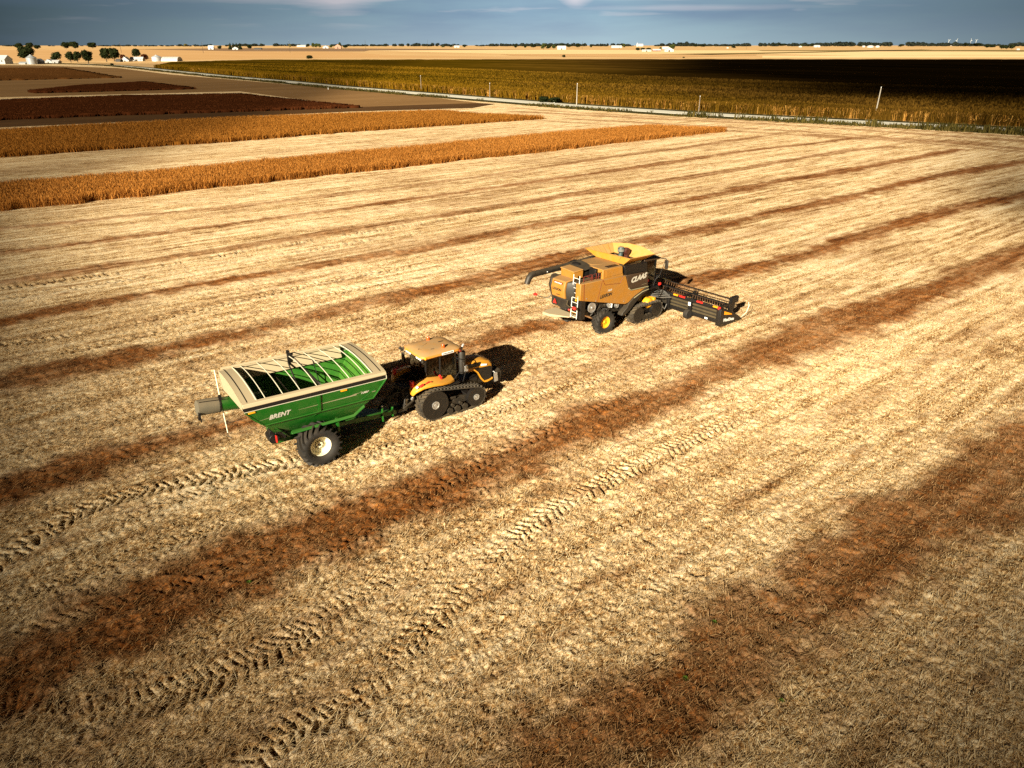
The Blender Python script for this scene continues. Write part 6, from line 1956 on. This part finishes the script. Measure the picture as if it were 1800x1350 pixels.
tree(537, 546, 76.5, 83, 'dark', 'dark tree at the right end of the long white building')
for k, x in enumerate((550.5, 556, 561.5)):
    tree(x - 4, x + 4.5, 75 + 0.6 * k, 84, 'green', 'green tree in the tight clump of three on the horizon', group='clump of three green trees')
barn(567, 578, 80, 85, 'white house right of the green tree clump', m_wallw, m_roofd, 'front')
tree(578, 586, 79, 84.5, 'green', 'low green tree between the white and the pink house')
barn(588, 600, 77.5, 85.5, 'pink brick house with a pointed gable on the horizon', m_brick, m_roofd, 'front')
tree(595, 601, 73.5, 84.5, 'green', 'slim tall green tree beside the pink brick house')
tree(601, 613, 78.5, 85, 'dark', 'dark low tree right of the pink brick house')
tree(775, 783, 80, 83.5, 'green', 'small tree left of the white farm on the centre horizon')
tree(789, 797, 78, 83.5, 'dark', 'dark tree on the left of the white farm on the centre horizon')
barn(798, 808, 80, 83.8, 'small white farmhouse on the centre horizon', m_wallw, m_roofw, 'gable')
tree(812, 821, 78, 83.5, 'dark', 'dark tree on the right of the white farm on the centre horizon')
tree(902, 911, 77, 85, 'dark', 'first dark tree of the ragged row left of the white barn')
tree(920, 926.5, 78, 85, 'dark', 'second, slim dark tree of the ragged row left of the white barn')
tree(931, 944, 77, 84.5, 'dark', 'third, wide dark tree of the ragged row left of the white barn')
tree(949, 961, 75, 87, 'green', 'tall bright green tree left of the white barn')
tree(959, 970, 78, 86.5, 'dark', 'dark tree just right of the tall bright green tree')
tree(968, 979, 78, 86.5, 'green', 'greenish tree touching the left end of the white barn')
barn(979, 995.5, 80.5, 87.2, 'white barn with a pale roof right of the tall green tree', m_wallw, m_roofw, 'gable', eave=0.4)
tree(983, 993, 76, 83.5, 'dark', 'dark tree rising behind the white barn roof')
tree(994, 1006, 77, 84, 'dark', 'dark tree right of the white barn roof')
tree(1010, 1022, 75.5, 84.5, 'dark', 'tall dark clumped tree beside the utility pole right of the white barn')
tree(1036, 1041, 78, 84, 'dark', 'slim dark tree alone left of the long low building')
barn(1074, 1094, 79.8, 84.2, 'long low pale building right of centre on the horizon', m_wallw, m_roofg, 'gable', doors=0)
tree(1093, 1100, 76, 84, 'green', 'tree at the right end of the long low pale building')
barn(1118.5, 1122, 75, 82, 'white slim silo tower on the horizon', m_wallw, m_roofw, 'bin', 'silo', 'silo')
barn(1121, 1131, 77, 81.5, 'white block building right of the slim silo', m_wallw, m_roofw, 'gable', doors=0)
for k, (a, b) in enumerate(((1116, 1126), (1124, 1135), (1133, 1146))):
    tree(a, b, 83.5, 89.5, 'dark', ('left', 'middle', 'right')[k] + ' part of the dark hedge beside the red and white barns', cat='tree')
barn(1128, 1145, 87, 90.6, 'low white roofed shed below the dark hedge', m_wallw, m_roofw, 'gable')
barn(1147, 1162, 86, 90.2, 'red walled shed with white roof beside the dark hedge', m_wallr, m_roofw, 'gable', eave=0.45)
tree(1158, 1163, 82, 89.5, 'green', 'slim green tree between the red shed and the big white barn')
barn(1164, 1176, 82, 86.5, 'pale roofed building behind the big white barn', m_wallw, m_roofg, 'gable', doors=0)
barn(1167.5, 1185, 83, 91, 'big white barn with bright gable end in the middle distance', m_wallw, m_roofw, 'front', eave=0.45)
tree(1174, 1188, 77.5, 88, 'green', 'green tree standing behind the big white barn')
tree(1217, 1227, 77.5, 83, 'dark', 'left tree of the dark pair right of the big white barn')
tree(1226, 1241, 77, 83, 'dark', 'right, wider tree of the dark pair right of the big white barn')
tree(1284, 1294, 80, 85, 'dark', 'dark low tree with a white speck of house beside it')
barn(1277, 1281, 82.8, 85, 'tiny white house left of the dark low tree', m_wallw, m_roofw, 'front', doors=0)
tree(1356, 1372, 75.5, 81.5, 'dark', 'left part of the long dark grove on the right horizon')
tree(1368, 1386, 76, 81.5, 'dark', 'right part of the long dark grove on the right horizon')
tree(1406, 1412, 78, 82.5, 'green', 'small tree behind the little pale house on the right horizon')
barn(1404, 1410, 80.4, 83, 'little pale house left of the dark peaked tree', m_wallw, m_roofw, 'front', doors=0)
tree(1416, 1424, 77, 82, 'dark', 'dark tree left of the peaked one on the right horizon')
tree(1422, 1431, 75.5, 82, 'dark', 'dark peaked tree beside the pale blue farmhouse')
barn(1431, 1442, 79.3, 83, 'pale blue grey farmhouse on the right horizon', m_wallg, m_roofw, 'gable')
for (a, b) in ((1466, 1474), (1476, 1482), (1484, 1493), (1505, 1514)):
    tree(a, b, 77.5 + random.random(), 81, 'dark', 'small dark tree in the loose row left of the white domes', group='loose tree row left of the domes')
barn(1516, 1520.5, 80.3, 83, 'small white shed left of the white domes', m_wallw, m_roofw, 'gable', doors=0)
barn(1524, 1537, 79.6, 83.6, 'larger of two bright white dome buildings', m_wallw, m_roofw, 'dome', depth=12)
barn(1539, 1547, 79.8, 83.4, 'smaller of two bright white dome buildings', m_wallw, m_roofw, 'dome', depth=10)
tree(1577, 1590, 77, 82.6, 'dark', 'dark round tree right of the white domes')
tree(1600, 1612, 78, 81.2, 'green', 'low green tree right of the dark round tree')
barn(1672, 1680, 79, 81, 'low pale building under the wind turbines', m_wallw, m_roofg, 'gable', doors=0)
tree(1690, 1710, 75.5, 81.5, 'dark', 'left half of the wood under the wind turbines')
tree(1706, 1730, 75, 81.8, 'dark', 'right half of the wood under the wind turbines')
tree(1728, 1740, 78, 84.5, 'dark', 'left tree of the dark clump near the right picture edge')
tree(1737, 1750, 78, 84.5, 'dark', 'right tree of the dark clump near the right picture edge')
tree(1755, 1766, 78, 87, 'dark', 'left tree of the nearest dark trio at the right picture edge')
tree(1763, 1775, 78.5, 87, 'dark', 'middle tree of the nearest dark trio at the right picture edge')
tree(1772, 1784, 78, 87, 'dark', 'right tree of the nearest dark trio at the right picture edge')
barn(1787.5, 1792.5, 85.3, 88, 'tiny white shed right of the nearest dark trio', m_wallw, m_roofw, 'gable', doors=0)

# ---- far woods: nobody could count these
V, F, T, o_ = [], [], [], 0
for (xa, xb, yb, ha, hb, n) in ((-250, 420, 81.4, 1.6, 3.0, 190), (360, 1000, 81.2, 2.0, 4.0, 270), (860, 1330, 81.2, 2.6, 5.4, 250), (1200, 2050, 81.2, 3.0, 6.0, 340), (1300, 2050, 80.6, 2.6, 5.6, 260)):
    for k in range(n):
        x = RNG.uniform(xa, xb)
        if vnoise(np.array([x]), np.array([yb]), 26, 300)[0] < 0.20: continue
        p = G(x, yb + RNG.uniform(-0.25, 0.35)); s = ppm(p)
        h = RNG.uniform(ha, hb) * (0.6 + 0.7 * vnoise(np.array([x]), np.array([yb]), 40, 301)[0]) / s; w = RNG.uniform(4, 10) / s
        m = 60
        d = RNG.normal(size=(m, 3)); d /= np.linalg.norm(d, axis=1)[:, None]
        P = d * RNG.uniform(0.7, 1.05, m)[:, None] * np.array([w / 2, w / 2, h * 0.55]) + np.array([p.x, p.y, h * 0.52])
        P[:, 2] = np.maximum(P[:, 2], 0)
        a = RNG.normal(size=(m, 3)); a /= np.linalg.norm(a, axis=1)[:, None]
        b = np.cross(a, d); sz = (0.22 * min(w, h * 1.5))
        V.append(np.stack([P - a * sz, P - b * sz, P + a * sz, P + b * sz], 1).reshape(-1, 3))
        F.append(np.arange(m * 4).reshape(m, 4) + o_); o_ += m * 4
        T.append(np.repeat(RNG.uniform(0, 1, m), 4))
m_wood = leaf_mat('far woodland', (0.008, 0.011, 0.010), (0.028, 0.033, 0.022))
tag(big_mesh('distant_wood', np.concatenate(V), np.concatenate(F), m_wood, {'tone': np.concatenate(T)}), 'dark line of far woods along the horizon', 'woods', kind='stuff')


# ---- poles
def utility_pole(x, ytop, ybase, label, lean=0.0, group=None, arm=True, mat=None, rad=0.16):
    p = G(x, ybase); h = (ybase - ytop) / ppm(p)
    r = empty('utility_pole', p); r.rotation_euler = (0, R(lean), R(-40))
    tag(r, label, 'pole', group)
    m = MB(); m.lathe([(rad * 1.25, -0.3), (rad * 1.2, 0), (rad * 0.8, h)], axis='z', n=10); m.build('post', mat or m_pole, r)
    if arm:
        m = MB(); m.box(-1.1, 1.1, -0.06, 0.06, h - 0.75, h - 0.62); m.build('crossarm', mat or m_pole, r)
    for sx in ((-0.9, 0.9) if arm else ()):
        m = MB(); m.lathe([(0.07, h - 0.62), (0.05, h - 0.40), (0.01, h - 0.38)], c=(sx, 0, 0), axis='z', n=8); m.build('insulator', M['lens'], r)
    m = MB(); m.lathe([(0.07, h), (0.05, h + 0.22), (0.01, h + 0.24)], axis='z', n=8); m.build('insulator', M['lens'], r)
    return r


m_polep = plain('pale pole timber', (0.36, 0.32, 0.26), 0.85)  # lighter timber tone for the two tall roadside poles
utility_pole(740.5, 134, 160.5, 'thin roadside pole left of the middle of the corn edge', arm=False, rad=0.09)
utility_pole(861, 147, 171.5, 'thin roadside pole second from the left along the corn', arm=False, rad=0.09)
utility_pole(1013.5, 148, 185.5, 'tall pale roadside pole beside the dark green thicket', arm=False, mat=m_polep, rad=0.12)
utility_pole(1228, 170, 197, 'faint roadside pole between the two tall pale ones', arm=False, rad=0.09)
utility_pole(1537, 155, 209, 'tallest pale roadside pole at the right, leaning slightly', arm=False, mat=m_polep, lean=1.2, rad=0.13)
for (x, a, b, w_) in ((213.5, 73.5, 92.5, 'behind the broad tree at the road bend'), (357.5, 74, 93.5, 'right of the left farm'), (510, 72, 92.5, 'between the conifer farm and the long white building'),
                      (643, 70, 89, 'right of the pink brick house'), (752, 70, 86, 'left of the centre horizon farm'), (846, 72, 84, 'right of the centre horizon farm'), (1023.5, 72.5, 87, 'right of the white barn'),
                      (1089, 73, 86.5, 'at the long low pale building'), (1265, 72, 83, 'right of the dark pair of trees'), (1312, 78, 87, 'on the right plain')):
    utility_pole(x, a, b, 'thin dark utility pole ' + w_, group='utility poles across the plain', rad=0.30, mat=m_bark)


def marker(x, ytop, ybase, label, w=0.12):
    p = G(x, ybase); h = (ybase - ytop) / ppm(p)
    m = MB(); m.box(-w, w, -0.05, 0.05, -0.1, h * 0.92); m.pz([(-w, -0.05), (w, -0.05), (w * 0.6, 0.05), (-w * 0.6, 0.05)], h * 0.92, h)
    o = m.build('marker_post', M['white'], None, 0.01); o.location = p
    tag(o, label, 'post')


marker(974, 172, 181, 'white marker post in front of the dark green thicket', 0.16)
marker(752, 155, 159.5, 'small white marker post beside the thin roadside pole')
marker(577, 154, 157.5, 'small white marker post in the ditch grass below the road')


# ---- wind turbines
def turbine(x, ytop, ybase, label, rot):
    p = G(x, ybase); hub = (ybase - ytop) * 0.72 / ppm(p)
    bl = hub * 0.42
    r = empty('wind_turbine', p, R(20)); tag(r, label, 'wind turbine', 'wind turbines on the right horizon')
    m = MB(); m.lathe([(hub * 0.022, 0), (hub * 0.013, hub)], axis='z', n=12); m.build('tower', M['white'], r)
    m = MB(); m.box(-hub * 0.02, hub * 0.02, -hub * 0.05, hub * 0.05, hub * 0.98, hub * 1.03); m.build('nacelle', M['white'], r)
    for k in range(3):
        a = rot + 2 * PI * k / 3
        m = MB(); c, s = math.cos(a), math.sin(a)
        y = -hub * 0.06
        pts = [(0.0, -0.02), (0.25, -0.035), (1.0, -0.008), (1.0, 0.008), (0.25, 0.02), (0.0, 0.02)]
        m.prism([(q[0] * bl * c - q[1] * hub * s, hub * 1.005 + q[0] * bl * s + q[1] * hub * c) for q in pts], lambda q, t: (q[0], t, q[1]), y - hub * 0.006, y + hub * 0.006)
        m.build('blade', M['white'], r)


for k, x in enumerate((1666, 1679.5, 1705, 1714)):
    turbine(x, 67.5, 79.9, ('first', 'second', 'third', 'fourth')[k] + ' from the left of four white wind turbines on the horizon', 0.5 + 0.7 * k)

# ---- green weeds among the stubble
t_ = NT('weed leaf'); t_.bsdf((0.07, 0.14, 0.01), 0.6); m_weedleaf = t_.m
for k, (x, y_, w_) in enumerate(((1255, 1097, 'on the pale side of the near right windrow'), (1373, 1236, 'on the stubble below the near right windrow'), (1204, 1196, 'within the dark near right windrow'), (438, 1027, 'within the wide dark windrow at the lower left'))):
    p = G(x, y_)
    m = MB()
    for j in range(7):
        a = j * 0.9 + k; L = 0.10
        m.sheet([(0, 0, 0.03), (L * 0.5 * math.cos(a - 0.3), L * 0.5 * math.sin(a - 0.3), 0.09), (L * math.cos(a), L * math.sin(a), 0.06), (L * 0.5 * math.cos(a + 0.3), L * 0.5 * math.sin(a + 0.3), 0.09)], 0.004)
    o = m.build('weed', m_weedleaf); o.location = p + Vector((0, 0, 0.03))
    tag(o, 'small green weed ' + w_, 'weed', 'green weeds in the stubble')

# ---- the air: thin haze over the whole plain
HAZE = 0
if HAZE:
    m = MB(); m.box(-27500, 27500, -3000, 27500, -1.2, 170)
    t = NT('thin haze')
    v = t.n('ShaderNodeVolumePrincipled')
    v.inputs['Color'].default_value = (0.70, 0.80, 0.92, 1)
    v.inputs['Density'].default_value = HAZE
    v.inputs['Anisotropy'].default_value = 0.0
    t.l(v.outputs[0], t.out.inputs[1])
    tag(m.build('haze', t.m), 'thin pale haze over the plain', 'haze', kind='stuff')
# ------------------------------------------------------------------ light, sky, clouds
SUN_AZ, SUN_EL = 205.5, 22.5                     # where the sun stands (degrees clockwise from +Y)
sl = bpy.data.lights.new('sun', 'SUN')
sl.energy = 5.0
sl.angle = R(0.5)
sl.color = (1.0, 0.905, 0.70)
so = bpy.data.objects.new('sun', sl)
COL.objects.link(so)
so.location = (-60, -120, 80)
sd = Vector((math.sin(R(SUN_AZ)) * math.cos(R(SUN_EL)), math.cos(R(SUN_AZ)) * math.cos(R(SUN_EL)), math.sin(R(SUN_EL))))
so.rotation_euler = (-sd).to_track_quat('-Z', 'Y').to_euler()

w = bpy.data.worlds.new('World')
SC.world = w
w.use_nodes = True
wt = w.node_tree
wt.nodes.clear()
def wn(typ, **kw):
    q = wt.nodes.new(typ)
    for k, v in kw.items(): setattr(q, k, v)
    return q
out = wn('ShaderNodeOutputWorld'); bg = wn('ShaderNodeBackground')
sky = wn('ShaderNodeTexSky', sky_type='NISHITA', sun_disc=False, sun_elevation=R(SUN_EL), sun_rotation=R(SUN_AZ), altitude=200, air_density=1.0, dust_density=0.4, ozone_density=2.0)
tc = wn('ShaderNodeTexCoord'); sep = wn('ShaderNodeSeparateXYZ')
wt.links.new(tc.outputs['Generated'], sep.inputs[0])
def wmath(op, a, b=0.0, c=False):
    q = wn('ShaderNodeMath', operation=op, use_clamp=c)
    for i, v in enumerate((a, b)):
        if isinstance(v, (int, float)): q.inputs[i].default_value = v
        else: wt.links.new(v, q.inputs[i])
    return q.outputs[0]
def wmix(f, a, b):
    q = wn('ShaderNodeMix', data_type='RGBA')
    for k, v in ((0, f), (6, a), (7, b)):
        if isinstance(v, tuple): q.inputs[k].default_value = v + (1,)
        elif isinstance(v, (int, float)): q.inputs[k].default_value = v
        else: wt.links.new(v, q.inputs[k])
    return q.outputs[2]
def wrng(f, a, b, c=0.0, d=1.0):
    q = wn('ShaderNodeMapRange'); wt.links.new(f, q.inputs[0])
    for i, v in enumerate((a, b, c, d)): q.inputs[i + 1].default_value = v
    return q.outputs[0]
mp = wn('ShaderNodeMapping'); wt.links.new(tc.outputs['Generated'], mp.inputs[0])
mp.inputs['Scale'].default_value = (3.2, 3.2, 26.0); mp.inputs['Location'].default_value = (1.7, 0.3, 0.0)
nz = wn('ShaderNodeTexNoise'); nz.inputs['Scale'].default_value = 1.0; nz.inputs['Detail'].default_value = 5.0; nz.inputs['Roughness'].default_value = 0.55
wt.links.new(mp.outputs[0], nz.inputs['Vector'])
mp2 = wn('ShaderNodeMapping'); wt.links.new(tc.outputs['Generated'], mp2.inputs[0])
mp2.inputs['Scale'].default_value = (7.0, 7.0, 70.0); mp2.inputs['Location'].default_value = (4.1, 2.2, 1.0)
nz2 = wn('ShaderNodeTexNoise'); nz2.inputs['Scale'].default_value = 1.0; nz2.inputs['Detail'].default_value = 4.0
wt.links.new(mp2.outputs[0], nz2.inputs['Vector'])
# a bank of grey blue cloud over a blue sky, thinner straight ahead, heavier towards both sides
ax = wmath('ABSOLUTE', wmath('SUBTRACT', sep.outputs[0], 0.06))
side = wrng(ax, 0.05, 0.62)
SKY_S = 0.05
bank = wmix(side, (2.15, 3.3, 4.05), (0.19, 0.34, 0.45))
bank = wmix(wrng(nz.outputs[0], 0.42, 0.68), bank, wmix(side, (1.5, 2.3, 3.3), (0.34, 0.54, 0.78)))
bank = wmix(wmath('MULTIPLY', wrng(nz2.outputs[0], 0.60, 0.76), wrng(sep.outputs[2], 0.012, 0.04)), bank, wmix(side, (4.4, 4.4, 4.8), (0.9, 1.0, 1.2)))
for (bx, bz, bw, bh, amt) in ((-0.21, 0.046, 0.045, 0.011, 0.85), (-0.26, 0.050, 0.09, 0.006, 0.5), (0.076, 0.053, 0.016, 0.014, 0.8), (0.30, 0.053, 0.22, 0.0035, 0.55), (0.22, 0.040, 0.16, 0.003, 0.35), (-0.40, 0.052, 0.10, 0.008, 0.35)):
    dx_ = wmath('DIVIDE', wmath('SUBTRACT', sep.outputs[0], bx), bw); dz_ = wmath('DIVIDE', wmath('SUBTRACT', sep.outputs[2], bz), bh)
    dd = wmath('SQRT', wmath('ADD', wmath('MULTIPLY', dx_, dx_), wmath('MULTIPLY', dz_, dz_)))
    dd = wmath('ADD', dd, wmath('MULTIPLY', wmath('SUBTRACT', nz2.outputs[0], 0.5), 2.6))
    bank = wmix(wmath('MULTIPLY', wrng(dd, 0.15, 1.25, 1.0, 0.0), amt), bank, wmix(side, (5.2, 4.9, 5.3), (1.1, 1.15, 1.35)))
bank = wmix(wrng(sep.outputs[2], 0.06, 0.13), bank, (0.13, 0.16, 0.21))      # upper sky out of view, darkened to cut the fill light
glow = wmath('MULTIPLY', wrng(sep.outputs[2], 0.0, 0.035, 1.0, 0.0), wmath('SUBTRACT', 1.0, side))
bank = wmix(wmath('MULTIPLY', glow, 0.45), bank, (3.5, 4.3, 4.6))
cov = 0.985
skyc = wmix(cov, sky.outputs[0], bank)
wt.links.new(skyc, bg.inputs[0])
bg.inputs[1].default_value = SKY_S
wt.links.new(bg.outputs[0], out.inputs[0])

# ------------------------------------------------------------------ clouds out of view between the sun and the fields, near sheet added
def cloud_mat():
    t = NT('cloud vapour')
    d = t.attr('dense')
    tr = t.n('ShaderNodeBsdfTransparent')
    df = t.n('ShaderNodeBsdfDiffuse', Color=(0.07, 0.07, 0.075, 1))
    mx = t.n('ShaderNodeMixShader')
    t.l(d, mx.inputs[0]); t.l(tr.outputs[0], mx.inputs[1]); t.l(df.outputs[0], mx.inputs[2])
    t.l(mx.outputs[0], t.out.inputs[0])
    return t.m


m_cloud = cloud_mat()
CLH = 320.0


def cloud(label, x0, x1, y0, y1, nx, ny, dens, thick):
    """a lens of cloud at height CLH whose shadow lies over the ground box x0..x1, y0..y1; dens gives its opacity"""
    off = Vector((math.sin(R(SUN_AZ)), math.cos(R(SUN_AZ)), 0)) * (CLH / math.tan(R(SUN_EL)))
    X, Y = np.meshgrid(np.linspace(x0, x1, nx), np.linspace(y0, y1, ny))
    x, y = X.ravel(), Y.ravel()
    D = np.clip(dens(x, y), 0, 1)
    T = 1 - np.sqrt(np.clip(1 - D, 0, 1))        # two skins are crossed
    ed = np.minimum.reduce([(x - x0), (x1 - x), (y - y0), (y1 - y)]) / (0.12 * min(x1 - x0, y1 - y0))
    ed = np.clip(ed, 0, 1)
    lump = 0.6 + 0.8 * vnoise(x, y, (x1 - x0) / 9, 81)
    top = CLH + thick * np.sqrt(ed) * lump * (0.25 + 0.75 * D)
    bot = CLH - 0.22 * thick * np.sqrt(ed) * lump * (0.25 + 0.75 * D)
    kx, ky = off.x / CLH, off.y / CLH           # the puffs lean along the light so that the shadow keeps its outline
    V = np.concatenate([np.stack([x + kx * top, y + ky * top, top], 1), np.stack([x + kx * bot, y + ky * bot, bot], 1)])
    i, j = np.meshgrid(np.arange(ny - 1), np.arange(nx - 1), indexing='ij')
    F = np.stack([i * nx + j, i * nx + j + 1, (i + 1) * nx + j + 1, (i + 1) * nx + j], -1).reshape(-1, 4)
    o = big_mesh('cloud', V, np.concatenate([F, F[:, ::-1] + nx * ny]), m_cloud, {'dense': np.concatenate([T * ed, T * ed])}, smooth=True)
    tag(o, label, 'cloud', kind='structure')


def vignette_cloud(x, y):
    # added unseen cover, shaped to darken the frame edges around a lit gap
    n = vnoise(x, y, 26, 82) * 0.6 + vnoise(x, y, 11, 83) * 0.4
    up = np.maximum(y - 84, 0)
    dn = np.maximum(84 - y, 0)
    wx = np.where(x < 0, 62 + 0.06 * up - 0.50 * dn, np.minimum(62 + 0.60 * up, 26 + 1.7 * np.maximum(y - 13, 0)))
    e = np.hypot(x / wx, np.minimum(y - 84, 0) / 84)
    a = sstep(0.70, 0.975, e + 0.08 * (n - 0.5)) * 0.975
    # over the left strips the cover is thinner
    return a * (1 - 0.40 * sstep(60, 120, y)) * (1 - 0.35 * sstep(330, 480, y)) * (1 - sstep(690, 800, y)) * (1 - sstep(30, 120, x) * sstep(300, 420, y))


def far_cloud(x, y):
    n = vnoise(x, y, 160, 84) * 0.6 + vnoise(x, y, 60, 85) * 0.4
    # shadow edge crosses the corn from the middle distance towards the right
    e = (x + 55 - 0.10 * (y - 200)) / 215.0 + 0.5 * (n - 0.5)
    a = sstep(0.10, 0.85, e)
    q = (y - 214) + 0.95 * (x - 18)
    a *= 0.62 * sstep(0, 26, q - 6 + 8 * (n - 0.5)) + 0.38 * sstep(30, 110, q - 0.25 * (x - 60))
    a *= 1.0 * (1 - sstep(800, 860, y + 25 * (n - 0.5)))
    return a * 0.97


cloud('added unseen cloud sheet shading the frame corners around a bright gap over the near field', -900, 420, -100, 860, 220, 180, vignette_cloud, 7)
cloud('heavy cloud drifting over the right side of the corn', -220, 1500, 150, 960, 140, 110, far_cloud, 30)

vs = SC.view_settings
vs.view_transform = 'Standard'
vs.look = 'None'
vs.exposure = 1.55
vs.gamma = 1.0
SC.cycles.use_denoising = False
SC.cycles.sample_clamp_indirect = 2.0
SC.cycles.max_bounces = 6
SC.cycles.transparent_max_bounces = 24
SC.cycles.caustics_reflective = False
SC.cycles.caustics_refractive = False
